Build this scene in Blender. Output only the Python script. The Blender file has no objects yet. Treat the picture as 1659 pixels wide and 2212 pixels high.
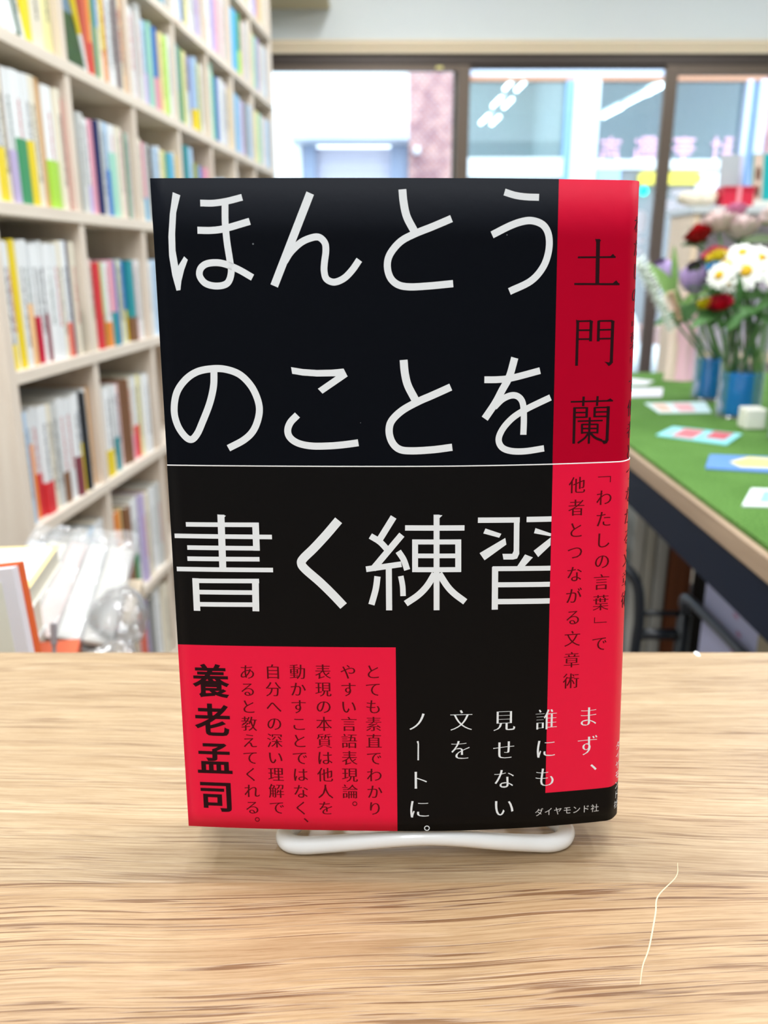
import bpy, bmesh, math, random, re
from math import pi, sin, cos, radians
from mathutils import Vector, Matrix

SC = bpy.context.scene
COL = SC.collection
random.seed(7)

# ------------------------------------------------------------------ camera
cam_d = bpy.data.cameras.new('camera')
cam = bpy.data.objects.new('camera', cam_d)
COL.objects.link(cam)
cam.location = (0, 0, 0.978)
cam.rotation_euler = (radians(90 - 16.817), 0, 0)
cam_d.sensor_fit = 'HORIZONTAL'
cam_d.sensor_width = 36
cam_d.lens = 36 * 1780 / 1659
cam_d.clip_start = 0.01
cam_d.clip_end = 100
cam_d.dof.use_dof = True
cam_d.dof.focus_distance = 0.238
cam_d.dof.aperture_fstop = 17.5
SC.camera = cam

# ------------------------------------------------------------------ light
world = bpy.data.worlds.new('sky')
SC.world = world
world.use_nodes = True
bg = world.node_tree.nodes['Background']
bg.inputs[0].default_value = (0.86, 0.94, 1.0, 1)
bg.inputs[1].default_value = 2.6


def area_light(name, loc, sx, sy, power, color, rot=(0, 0, 0)):
    d = bpy.data.lights.new(name, 'AREA')
    d.shape = 'RECTANGLE'
    d.size = sx
    d.size_y = sy
    d.energy = power
    d.color = color
    o = bpy.data.objects.new(name, d)
    o.location = loc
    o.rotation_euler = rot
    COL.objects.link(o)
    return o


LW = (0.95, 0.975, 1.0)
for lx, ly, sx, sy, pw in [(0.1, 0.50, 1.25, 0.12, 20), (-0.1, -0.95, 0.14, 1.2, 17), (-0.75, 1.2, 0.14, 1.2, 9), (1.1, 0.9, 0.14, 1.2, 9),
                           (0.0, 2.5, 0.14, 1.2, 15), (1.6, 2.3, 0.14, 1.2, 16)]:
    area_light('ceiling_fluorescent_light', (lx, ly, 2.47), sx, sy, pw, LW)

SC.view_settings.view_transform = 'Standard'
SC.view_settings.look = 'None'
SC.view_settings.exposure = 0.68
SC.view_settings.gamma = 1.0
SC.view_settings.use_curve_mapping = False
SC.cycles.use_denoising = True
SC.cycles.max_bounces = 10
SC.cycles.transparent_max_bounces = 24
SC.cycles.caustics_reflective = False
SC.cycles.caustics_refractive = False

# ------------------------------------------------------------------ helpers


def lin(c):
    c = c / 255.0
    return c / 12.92 if c <= 0.04045 else ((c + 0.055) / 1.055) ** 2.4


def rgb(r, g, b):
    return (lin(r), lin(g), lin(b), 1.0)


MATS = {}


def nt_of(name):
    m = bpy.data.materials.new(name)
    m.use_nodes = True
    nt = m.node_tree
    return m, nt, nt.nodes['Principled BSDF']


def node(nt, kind, **kw):
    n = nt.nodes.new(kind)
    for k, v in kw.items():
        setattr(n, k, v)
    return n


def mat(name, c, rough=0.55, spec=0.4, metal=0.0, emit=None, es=1.0, vary=0.0, vscale=40.0, bump=0.0):
    """plain procedural surface: base colour with a little noise in tone and relief"""
    if name in MATS:
        return MATS[name]
    m, nt, b = nt_of(name)
    col = rgb(*c)
    b.inputs['Roughness'].default_value = rough
    b.inputs['Specular IOR Level'].default_value = spec
    b.inputs['Metallic'].default_value = metal
    b.inputs['Base Color'].default_value = col
    if emit:
        b.inputs['Emission Color'].default_value = rgb(*emit)
        b.inputs['Emission Strength'].default_value = es
    if vary or bump:
        tc = node(nt, 'ShaderNodeTexCoord')
        no = node(nt, 'ShaderNodeTexNoise')
        no.inputs['Scale'].default_value = vscale
        no.inputs['Detail'].default_value = 5
        nt.links.new(tc.outputs['Object'], no.inputs['Vector'])
        if vary:
            mx = node(nt, 'ShaderNodeMix', data_type='RGBA', blend_type='MULTIPLY')
            mx.inputs['Factor'].default_value = vary
            mx.inputs['A'].default_value = col
            nt.links.new(no.outputs['Color'], mx.inputs['B'])
            nt.links.new(mx.outputs['Result'], b.inputs['Base Color'])
        if bump:
            bp = node(nt, 'ShaderNodeBump')
            bp.inputs['Strength'].default_value = bump
            bp.inputs['Distance'].default_value = 0.002
            nt.links.new(no.outputs['Fac'], bp.inputs['Height'])
            nt.links.new(bp.outputs['Normal'], b.inputs['Normal'])
    MATS[name] = m
    return m


def clear_mat(name, tint=(255, 255, 255), gloss=0.08, rough=0.03, cloud=0.0, crinkle=0.0):
    """thin clear sheet: mostly see-through, a mirror-like share, optionally a cloudy share"""
    if name in MATS:
        return MATS[name]
    m, nt, b = nt_of(name)
    nt.nodes.remove(b)
    out = nt.nodes['Material Output']
    tr = node(nt, 'ShaderNodeBsdfTransparent')
    tr.inputs[0].default_value = rgb(*tint)
    gl = node(nt, 'ShaderNodeBsdfGlossy')
    gl.inputs['Roughness'].default_value = rough
    fr = node(nt, 'ShaderNodeLayerWeight')
    fr.inputs['Blend'].default_value = 0.35
    mt = node(nt, 'ShaderNodeMath', operation='MULTIPLY_ADD')
    mt.inputs[1].default_value = 0.55
    mt.inputs[2].default_value = gloss
    mt.use_clamp = True
    nt.links.new(fr.outputs['Fresnel'], mt.inputs[0])
    mx = node(nt, 'ShaderNodeMixShader')
    nt.links.new(mt.outputs[0], mx.inputs[0])
    nt.links.new(tr.outputs[0], mx.inputs[1])
    nt.links.new(gl.outputs[0], mx.inputs[2])
    last = mx
    if cloud:
        df = node(nt, 'ShaderNodeBsdfDiffuse')
        df.inputs[0].default_value = rgb(245, 246, 248)
        m2 = node(nt, 'ShaderNodeMixShader')
        m2.inputs[0].default_value = cloud
        nt.links.new(mx.outputs[0], m2.inputs[1])
        nt.links.new(df.outputs[0], m2.inputs[2])
        last = m2
    if crinkle:
        tc = node(nt, 'ShaderNodeTexCoord')
        no = node(nt, 'ShaderNodeTexNoise')
        no.inputs['Scale'].default_value = 28
        no.inputs['Detail'].default_value = 3
        bp = node(nt, 'ShaderNodeBump')
        bp.inputs['Strength'].default_value = crinkle
        bp.inputs['Distance'].default_value = 0.02
        nt.links.new(tc.outputs['Object'], no.inputs['Vector'])
        nt.links.new(no.outputs['Fac'], bp.inputs['Height'])
        nt.links.new(bp.outputs['Normal'], gl.inputs['Normal'])
    nt.links.new(last.outputs[0], out.inputs['Surface'])
    MATS[name] = m
    return m


def obj(name, bm, m, parent=None, smooth=False, loc=None):
    """link one bmesh as one mesh object"""
    me = bpy.data.meshes.new(name)
    bm.to_mesh(me)
    bm.free()
    for x in (m if isinstance(m, (list, tuple)) else [m]):
        me.materials.append(x)
    if smooth:
        for p in me.polygons:
            p.use_smooth = True
    o = bpy.data.objects.new(name, me)
    COL.objects.link(o)
    if parent:
        o.parent = parent
    if loc:
        o.location = loc
    return o


def tag(o, label, cat, group=None, kind=None):
    o['label'] = label
    o['category'] = cat
    if group:
        o['group'] = group
    if kind:
        o['kind'] = kind
    return o


def thing(name, label, cat, loc=(0, 0, 0), rot=(0, 0, 0), group=None):
    o = bpy.data.objects.new(name, None)
    o.empty_display_size = 0.02
    COL.objects.link(o)
    o.location = loc
    o.rotation_euler = rot
    return tag(o, label, cat, group)


def struct(name, bm, m):
    o = obj(name, bm, m)
    o['kind'] = 'structure'
    return o


def BM():
    return bmesh.new()


def box(bm, x0, x1, y0, y1, z0, z1, bev=0.0, mi=0):
    v = [bm.verts.new(p) for p in ((x0, y0, z0), (x1, y0, z0), (x1, y1, z0), (x0, y1, z0),
                                   (x0, y0, z1), (x1, y0, z1), (x1, y1, z1), (x0, y1, z1))]
    fs = [bm.faces.new([v[i] for i in q]) for q in
          ((3, 2, 1, 0), (4, 5, 6, 7), (0, 1, 5, 4), (1, 2, 6, 5), (2, 3, 7, 6), (3, 0, 4, 7))]
    for f in fs:
        f.material_index = mi
    if bev:
        es = list({e for f in fs for e in f.edges})
        bmesh.ops.bevel(bm, geom=es, offset=bev, segments=2, profile=0.5, affect='EDGES')
    return fs


def bx(x0, x1, y0, y1, z0, z1, bev=0.0):
    bm = BM()
    box(bm, x0, x1, y0, y1, z0, z1, bev)
    return bm


def tube(bm, pts, r, seg=10, closed=False, caps=True):
    """round bar along a polyline; r is one radius or one per point"""
    pts = [Vector(p) for p in pts]
    n = len(pts)
    rr = r if isinstance(r, (list, tuple)) else [r] * n
    rings = []
    up = None
    for i, p in enumerate(pts):
        a = pts[(i - 1) % n] if (closed or i > 0) else p
        b = pts[(i + 1) % n] if (closed or i < n - 1) else p
        t = (b - a).normalized()
        if up is None:
            up = Vector((0, 0, 1)) if abs(t.z) < 0.9 else Vector((1, 0, 0))
        u = (up - t * up.dot(t))
        if u.length < 1e-6:
            u = t.orthogonal()
        u.normalize()
        up = u
        w = t.cross(u)
        rings.append([bm.verts.new(p + (u * cos(2 * pi * k / seg) + w * sin(2 * pi * k / seg)) * rr[i]) for k in range(seg)])
    m = n if closed else n - 1
    for i in range(m):
        A, B = rings[i], rings[(i + 1) % n]
        for k in range(seg):
            bm.faces.new((A[k], A[(k + 1) % seg], B[(k + 1) % seg], B[k]))
    if caps and not closed:
        bm.faces.new(rings[0][::-1])
        bm.faces.new(rings[-1])


def lathe(bm, prof, seg=32, c=(0, 0), cap_lo=False, cap_hi=False):
    rings = []
    for r, z in prof:
        rings.append([bm.verts.new((c[0] + r * cos(2 * pi * k / seg), c[1] + r * sin(2 * pi * k / seg), z)) for k in range(seg)])
    for A, B in zip(rings, rings[1:]):
        for k in range(seg):
            bm.faces.new((A[k], A[(k + 1) % seg], B[(k + 1) % seg], B[k]))
    if cap_lo:
        bm.faces.new(rings[0][::-1])
    if cap_hi:
        bm.faces.new(rings[-1])


def prism(bm, poly, z0, z1, mi=0):
    lo = [bm.verts.new((x, y, z0)) for x, y in poly]
    hi = [bm.verts.new((x, y, z1)) for x, y in poly]
    n = len(poly)
    fs = [bm.faces.new(lo[::-1]), bm.faces.new(hi)]
    for i in range(n):
        fs.append(bm.faces.new((lo[i], lo[(i + 1) % n], hi[(i + 1) % n], hi[i])))
    for f in fs:
        f.material_index = mi
    return fs


def catmull(pts, n=8):
    """smooth curve through points of any dimension"""
    P = [tuple(map(float, p)) for p in pts]
    if len(P) < 3:
        return P
    ext = [tuple(2 * a - b for a, b in zip(P[0], P[1]))] + P + [tuple(2 * a - b for a, b in zip(P[-1], P[-2]))]
    out = []
    for i in range(1, len(ext) - 2):
        p0, p1, p2, p3 = ext[i - 1:i + 3]
        for k in range(n):
            t = k / n
            out.append(tuple(0.5 * (2 * b + (c - a) * t + (2 * a - 5 * b + 4 * c - d) * t * t + (3 * b - a - 3 * c + d) * t ** 3)
                             for a, b, c, d in zip(p0, p1, p2, p3)))
    out.append(P[-1])
    return out


# ------------------------------------------------------------------ wood, turf and brick


def wood_mat(name, c0, c1, axis='X', dens=60.0, pores=0.0, rough=0.5, planks=None, knots=False):
    m, nt, b = nt_of(name)
    tc = node(nt, 'ShaderNodeTexCoord')
    mp = node(nt, 'ShaderNodeMapping')
    lo = 3.0
    sc = {'X': (lo, dens, dens), 'Y': (dens, lo, dens), 'Z': (dens, dens, lo)}[axis]
    mp.inputs['Scale'].default_value = sc
    nt.links.new(tc.outputs['Object'], mp.inputs['Vector'])
    vec = mp.outputs['Vector']
    n1 = node(nt, 'ShaderNodeTexNoise')
    n1.inputs['Scale'].default_value = 1.0
    n1.inputs['Detail'].default_value = 6
    n1.inputs['Roughness'].default_value = 0.6
    n1.inputs['Distortion'].default_value = 0.4
    nt.links.new(vec, n1.inputs['Vector'])
    rp = node(nt, 'ShaderNodeValToRGB')
    rp.color_ramp.elements[0].position = 0.32
    rp.color_ramp.elements[0].color = rgb(*c0)
    rp.color_ramp.elements[1].position = 0.68
    rp.color_ramp.elements[1].color = rgb(*c1)
    nt.links.new(n1.outputs['Fac'], rp.inputs['Fac'])
    last = rp.outputs['Color']
    if knots:
        vo = node(nt, 'ShaderNodeTexVoronoi')
        vo.inputs['Scale'].default_value = 1.0
        mk = node(nt, 'ShaderNodeMapping')
        ks = {'X': (2.2, 6, 14), 'Y': (6, 2.2, 14), 'Z': (6, 6, 2.2)}[axis]
        mk.inputs['Scale'].default_value = ks
        nt.links.new(tc.outputs['Object'], mk.inputs['Vector'])
        nt.links.new(mk.outputs['Vector'], vo.inputs['Vector'])
        kr = node(nt, 'ShaderNodeValToRGB')
        kr.color_ramp.elements[0].position = 0.03
        kr.color_ramp.elements[0].color = (0.5, 0.34, 0.26, 1)
        kr.color_ramp.elements[1].position = 0.10
        kr.color_ramp.elements[1].color = (1, 1, 1, 1)
        nt.links.new(vo.outputs['Distance'], kr.inputs['Fac'])
        mu = node(nt, 'ShaderNodeMix', data_type='RGBA', blend_type='MULTIPLY')
        mu.inputs['Factor'].default_value = 0.75
        nt.links.new(last, mu.inputs['A'])
        nt.links.new(kr.outputs['Color'], mu.inputs['B'])
        last = mu.outputs['Result']
    nt.links.new(last, b.inputs['Base Color'])
    b.inputs['Roughness'].default_value = rough
    b.inputs['Specular IOR Level'].default_value = 0.35
    MATS[name] = m
    return m


def oak_mat(name):
    """laminated oak: boards side by side, each with its own tone and slant, long dark pores"""
    m, nt, b = nt_of(name)
    L = nt.links.new
    tc = node(nt, 'ShaderNodeTexCoord')
    sp = node(nt, 'ShaderNodeSeparateXYZ')
    L(tc.outputs['Object'], sp.inputs[0])

    def math(op, a, bb=None, c=None):
        n = node(nt, 'ShaderNodeMath', operation=op)
        for i, v in enumerate((a, bb, c)):
            if v is None:
                continue
            if isinstance(v, (int, float)):
                n.inputs[i].default_value = v
            else:
                L(v, n.inputs[i])
        return n.outputs[0]
    # board index from y: boards 95 mm wide, a joint at y = 0.1445 (local)
    bi = math('FLOOR', math('DIVIDE', math('SUBTRACT', sp.outputs['Y'], 0.1445), 0.155))
    wn = node(nt, 'ShaderNodeTexWhiteNoise', noise_dimensions='1D')
    L(math('ADD', bi, 4.37), wn.inputs['W'])
    near = math('LESS_THAN', bi, -0.5)
    tilt = math('MULTIPLY', near, 0.06)
    yy = math('SUBTRACT', sp.outputs['Y'], math('MULTIPLY', sp.outputs['X'], tilt))
    # slow waviness of the grain
    wv = node(nt, 'ShaderNodeTexNoise')
    wv.inputs['Scale'].default_value = 9.0
    wv.inputs['Detail'].default_value = 1.0
    L(tc.outputs['Object'], wv.inputs['Vector'])
    yy = math('ADD', yy, math('MULTIPLY', wv.outputs['Fac'], 0.012))
    off = math('MULTIPLY', bi, 3.71)

    def streak(sx, sy, detail, rough=0.55):
        cb = node(nt, 'ShaderNodeCombineXYZ')
        L(math('ADD', math('MULTIPLY', sp.outputs['X'], sx), off), cb.inputs[0])
        L(math('MULTIPLY', yy, sy), cb.inputs[1])
        n = node(nt, 'ShaderNodeTexNoise')
        n.inputs['Scale'].default_value = 1.0
        n.inputs['Detail'].default_value = detail
        n.inputs['Roughness'].default_value = rough
        L(cb.outputs[0], n.inputs['Vector'])
        return n.outputs['Fac']

    def ramp(fac, p0, c0, p1, c1):
        r = node(nt, 'ShaderNodeValToRGB')
        r.color_ramp.elements[0].position = p0
        r.color_ramp.elements[0].color = c0
        r.color_ramp.elements[1].position = p1
        r.color_ramp.elements[1].color = c1
        L(fac, r.inputs['Fac'])
        return r.outputs['Color']

    def mix(a, bcol, fac, mode='MULTIPLY'):
        x = node(nt, 'ShaderNodeMix', data_type='RGBA', blend_type=mode)
        if isinstance(fac, (int, float)):
            x.inputs['Factor'].default_value = fac
        else:
            L(fac, x.inputs['Factor'])
        L(a, x.inputs['A'])
        L(bcol, x.inputs['B'])
        return x.outputs['Result']
    base = ramp(streak(6, 170, 6, 0.68), 0.30, rgb(160, 133, 101), 0.70, rgb(190, 166, 133))
    tone = ramp(near, 0.0, (0.95, 0.96, 0.97, 1), 1.0, (0.97, 0.905, 0.83, 1))
    base = mix(base, tone, 1.0)
    fine = ramp(streak(34, 1500, 4, 0.75), 0.40, (0.74, 0.66, 0.57, 1), 0.56, (1.05, 1.05, 1.05, 1))
    base = mix(base, fine, 0.8)
    # growth bands carry rows of short dark pores
    band = ramp(streak(2.6, 150, 1.5, 0.5), 0.47, (1, 1, 1, 1), 0.56, (0, 0, 0, 1))
    dash = ramp(streak(24, 1050, 2, 0.55), 0.40, (1, 1, 1, 1), 0.475, (0, 0, 0, 1))
    long_ = ramp(streak(8, 900, 1.5, 0.5), 0.335, (1, 1, 1, 1), 0.385, (0, 0, 0, 1))
    pm = math('MAXIMUM', math('MULTIPLY', band, dash), math('MULTIPLY', long_, math('ADD', 0.25, math('MULTIPLY', near, 0.75))))
    pm = math('MULTIPLY', pm, math('ADD', 0.6, math('MULTIPLY', near, 0.28)))
    dark = node(nt, 'ShaderNodeRGB')
    dark.outputs[0].default_value = (0.40, 0.28, 0.20, 1)
    pore = mix(base, dark.outputs[0], 1.0)
    base = mix(base, pore, pm, 'MIX')
    flake = ramp(streak(10, 150, 3, 0.5), 0.64, (0, 0, 0, 1), 0.74, (0.10, 0.095, 0.085, 1))
    base = mix(base, flake, 1.0, 'ADD')
    L(base, b.inputs['Base Color'])
    b.inputs['Roughness'].default_value = 0.36
    b.inputs['Specular IOR Level'].default_value = 0.5
    bp = node(nt, 'ShaderNodeBump')
    bp.inputs['Strength'].default_value = 0.25
    bp.inputs['Distance'].default_value = 0.0004
    L(pm, bp.inputs['Height'])
    bp.invert = True
    L(bp.outputs['Normal'], b.inputs['Normal'])
    return m

# ------------------------------------------------------------------ the room
white_wall = mat('white_wall_paint', (224, 230, 231), 0.8, 0.2, vary=0.03, vscale=6)
struct('floor', bx(-1.3, 2.9, -1.7, 4.0, -0.05, 0.0), wood_mat('floor_wood', (120, 110, 98), (142, 132, 120), 'Y', 30, rough=0.55))
struct('ceiling', bx(-1.3, 2.9, -1.7, 4.0, 2.5, 2.55), mat('ceiling_paint', (235, 234, 230), 0.85, 0.2, vary=0.03))
struct('wall_left', bx(-1.3, -1.2, -1.7, 4.0, 0, 2.5), white_wall)
struct('wall_right', bx(2.8, 2.9, -1.7, 4.0, 0, 2.5), white_wall)
struct('wall_front', bx(-1.2, 2.8, -1.7, -1.6, 0, 2.5), mat('front_wall_paint', (150, 146, 142), 0.8, 0.2))
bm = BM()
box(bm, -1.2, 2.8, 3.92, 4.0, 1.875, 2.5)
box(bm, -1.2, -0.95, 3.92, 4.0, 0, 1.875)
struct('wall_rear', bm, white_wall)
# moulded beige lintel rail over the glass doors
bm = BM()
prof = [(3.92, 1.875), (3.885, 1.875), (3.882, 1.866), (3.89, 1.862), (3.868, 1.858), (3.862, 1.852), (3.862, 1.845),
        (3.874, 1.838), (3.868, 1.832), (3.868, 1.822), (3.92, 1.822)]
a = [bm.verts.new((-1.2, y, z)) for y, z in prof]
c = [bm.verts.new((2.8, y, z)) for y, z in prof]
for i in range(len(prof)):
    j = (i + 1) % len(prof)
    bm.faces.new((a[i], a[j], c[j], c[i]))
bm.faces.new(a[::-1])
bm.faces.new(c)
struct('trim_1', bm, mat('beige_wood_trim', (236, 220, 192), 0.5, 0.4, vary=0.06, vscale=20))
# aluminium sliding doors
alu = mat('brown_aluminium', (104, 90, 78), 0.42, 0.5, metal=0.35, vary=0.05, vscale=25)
alu_dk = mat('dark_brown_aluminium', (66, 56, 50), 0.45, 0.5, metal=0.3)
pane_m = clear_mat('window_glass', (244, 250, 252), gloss=0.03, rough=0.01)
bm = BM()
box(bm, -0.95, 2.8, 3.885, 3.99, 1.784, 1.822)
box(bm, -0.95, 2.8, 3.90, 3.925, 1.770, 1.784)
box(bm, -0.95, 2.8, 3.885, 3.99, 0.0, 0.03)
struct('trim_2', bm, alu_dk)


def sash(n, x0, x1, y, ztop, stile_l, stile_r, rail):
    bm = BM()
    box(bm, x0, x0 + stile_l, y, y + 0.03, 0.03, ztop, 0.002)
    box(bm, x1 - stile_r, x1, y, y + 0.03, 0.03, ztop, 0.002)
    box(bm, x0 + stile_l, x1 - stile_r, y + 0.002, y + 0.028, ztop - rail, ztop)
    box(bm, x0 + stile_l, x1 - stile_r, y + 0.002, y + 0.028, 0.03, 0.12)
    o = obj('door_%d' % n, bm, alu)
    o['kind'] = 'structure'
    g = obj('glass_pane', bx(x0 + stile_l, x1 - stile_r, y + 0.012, y + 0.016, 0.12, ztop - rail), pane_m, o)
    return o


d1 = sash(1, -0.95, 0.367, 3.89, 1.784, 0.05, 0.054, 0.025)
sash(2, 0.30, 1.255, 3.945, 1.80, 0.04, 0.04, 0.018)
sash(3, 1.198, 2.78, 3.89, 1.784, 0.054, 0.05, 0.04)
# lock plate on the left door's top rail
obj('latch', bx(0.22, 0.25, 3.885, 3.89, 1.764, 1.776, 0.001), mat('brass', (190, 180, 120), 0.35, 0.5, metal=0.8), d1)
# cream box rail high on the wall
t = thing('wall_cabinet', 'cream painted box fixed high on the white wall above the left glass door', 'cabinet', (-0.39, 3.92, 1.998))
cream = mat('cream_paint', (232, 220, 186), 0.5, 0.4)
obj('body', bx(-0.16, 0.16, -0.2, 0, 0.008, 0.26, 0.004), cream, t)
obj('bottom_lip', bx(-0.165, 0.165, -0.207, 0, 0.0, 0.008), mat('cream_lip', (214, 202, 168), 0.5, 0.4), t)

# ------------------------------------------------------------------ counter under the displayed book
t = thing('counter', 'light oak counter top with dark pores carrying the black and red book', 'counter', (0, 0.06, 0))
oak = oak_mat('laminated_oak')
ct = obj('worktop', bx(-0.72, 0.72, -0.2985, 0.2985, 0.77, 0.80, 0.0015), oak, t)
bm = BM()
box(bm, -0.70, -0.675, -0.27, 0.27, 0, 0.77)
box(bm, 0.675, 0.70, -0.27, 0.27, 0, 0.77)
box(bm, -0.675, 0.675, 0.245, 0.265, 0.1, 0.77)
obj('cabinet_body', bm, mat('counter_panel', (205, 178, 142), 0.5, 0.35, vary=0.08), t)
scr = mat('pale_scratch', (220, 200, 166), 0.6, 0.3)


def ribbon(pts, w, z):
    bm = BM()
    P = catmull(pts, 6)
    L_, R_ = [], []
    for i, (x, y) in enumerate(P):
        a = P[max(0, i - 1)]
        b = P[min(len(P) - 1, i + 1)]
        dx, dy = b[0] - a[0], b[1] - a[1]
        l = math.hypot(dx, dy)
        ww = w * (0.35 + 0.65 * sin(pi * min(1, max(0, i / (len(P) - 1)))))
        L_.append(bm.verts.new((x - dy / l * ww / 2, y + dx / l * ww / 2, z)))
        R_.append(bm.verts.new((x + dy / l * ww / 2, y - dx / l * ww / 2, z)))
    for i in range(len(P) - 1):
        bm.faces.new((R_[i], R_[i + 1], L_[i + 1], L_[i]))
    return bm


obj('scratch', ribbon([(0.091, 0.153), (0.0885, 0.147), (0.0805, 0.139), (0.0775, 0.132), (0.072, 0.120), (0.0685, 0.114), (0.066, 0.108)], 0.00042, 0.80006), scr, t)['label'] = 'thin pale curved scratch'
bm = BM()
prism(bm, [(0.1480, 0.2935), (0.1495, 0.2930), (0.1502, 0.297), (0.149, 0.2983), (0.1476, 0.2968)], 0.8, 0.80015)
obj('chip', bm, mat('white_chip', (245, 246, 244), 0.7, 0.3), t)['label'] = 'white chip at the back edge'

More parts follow.
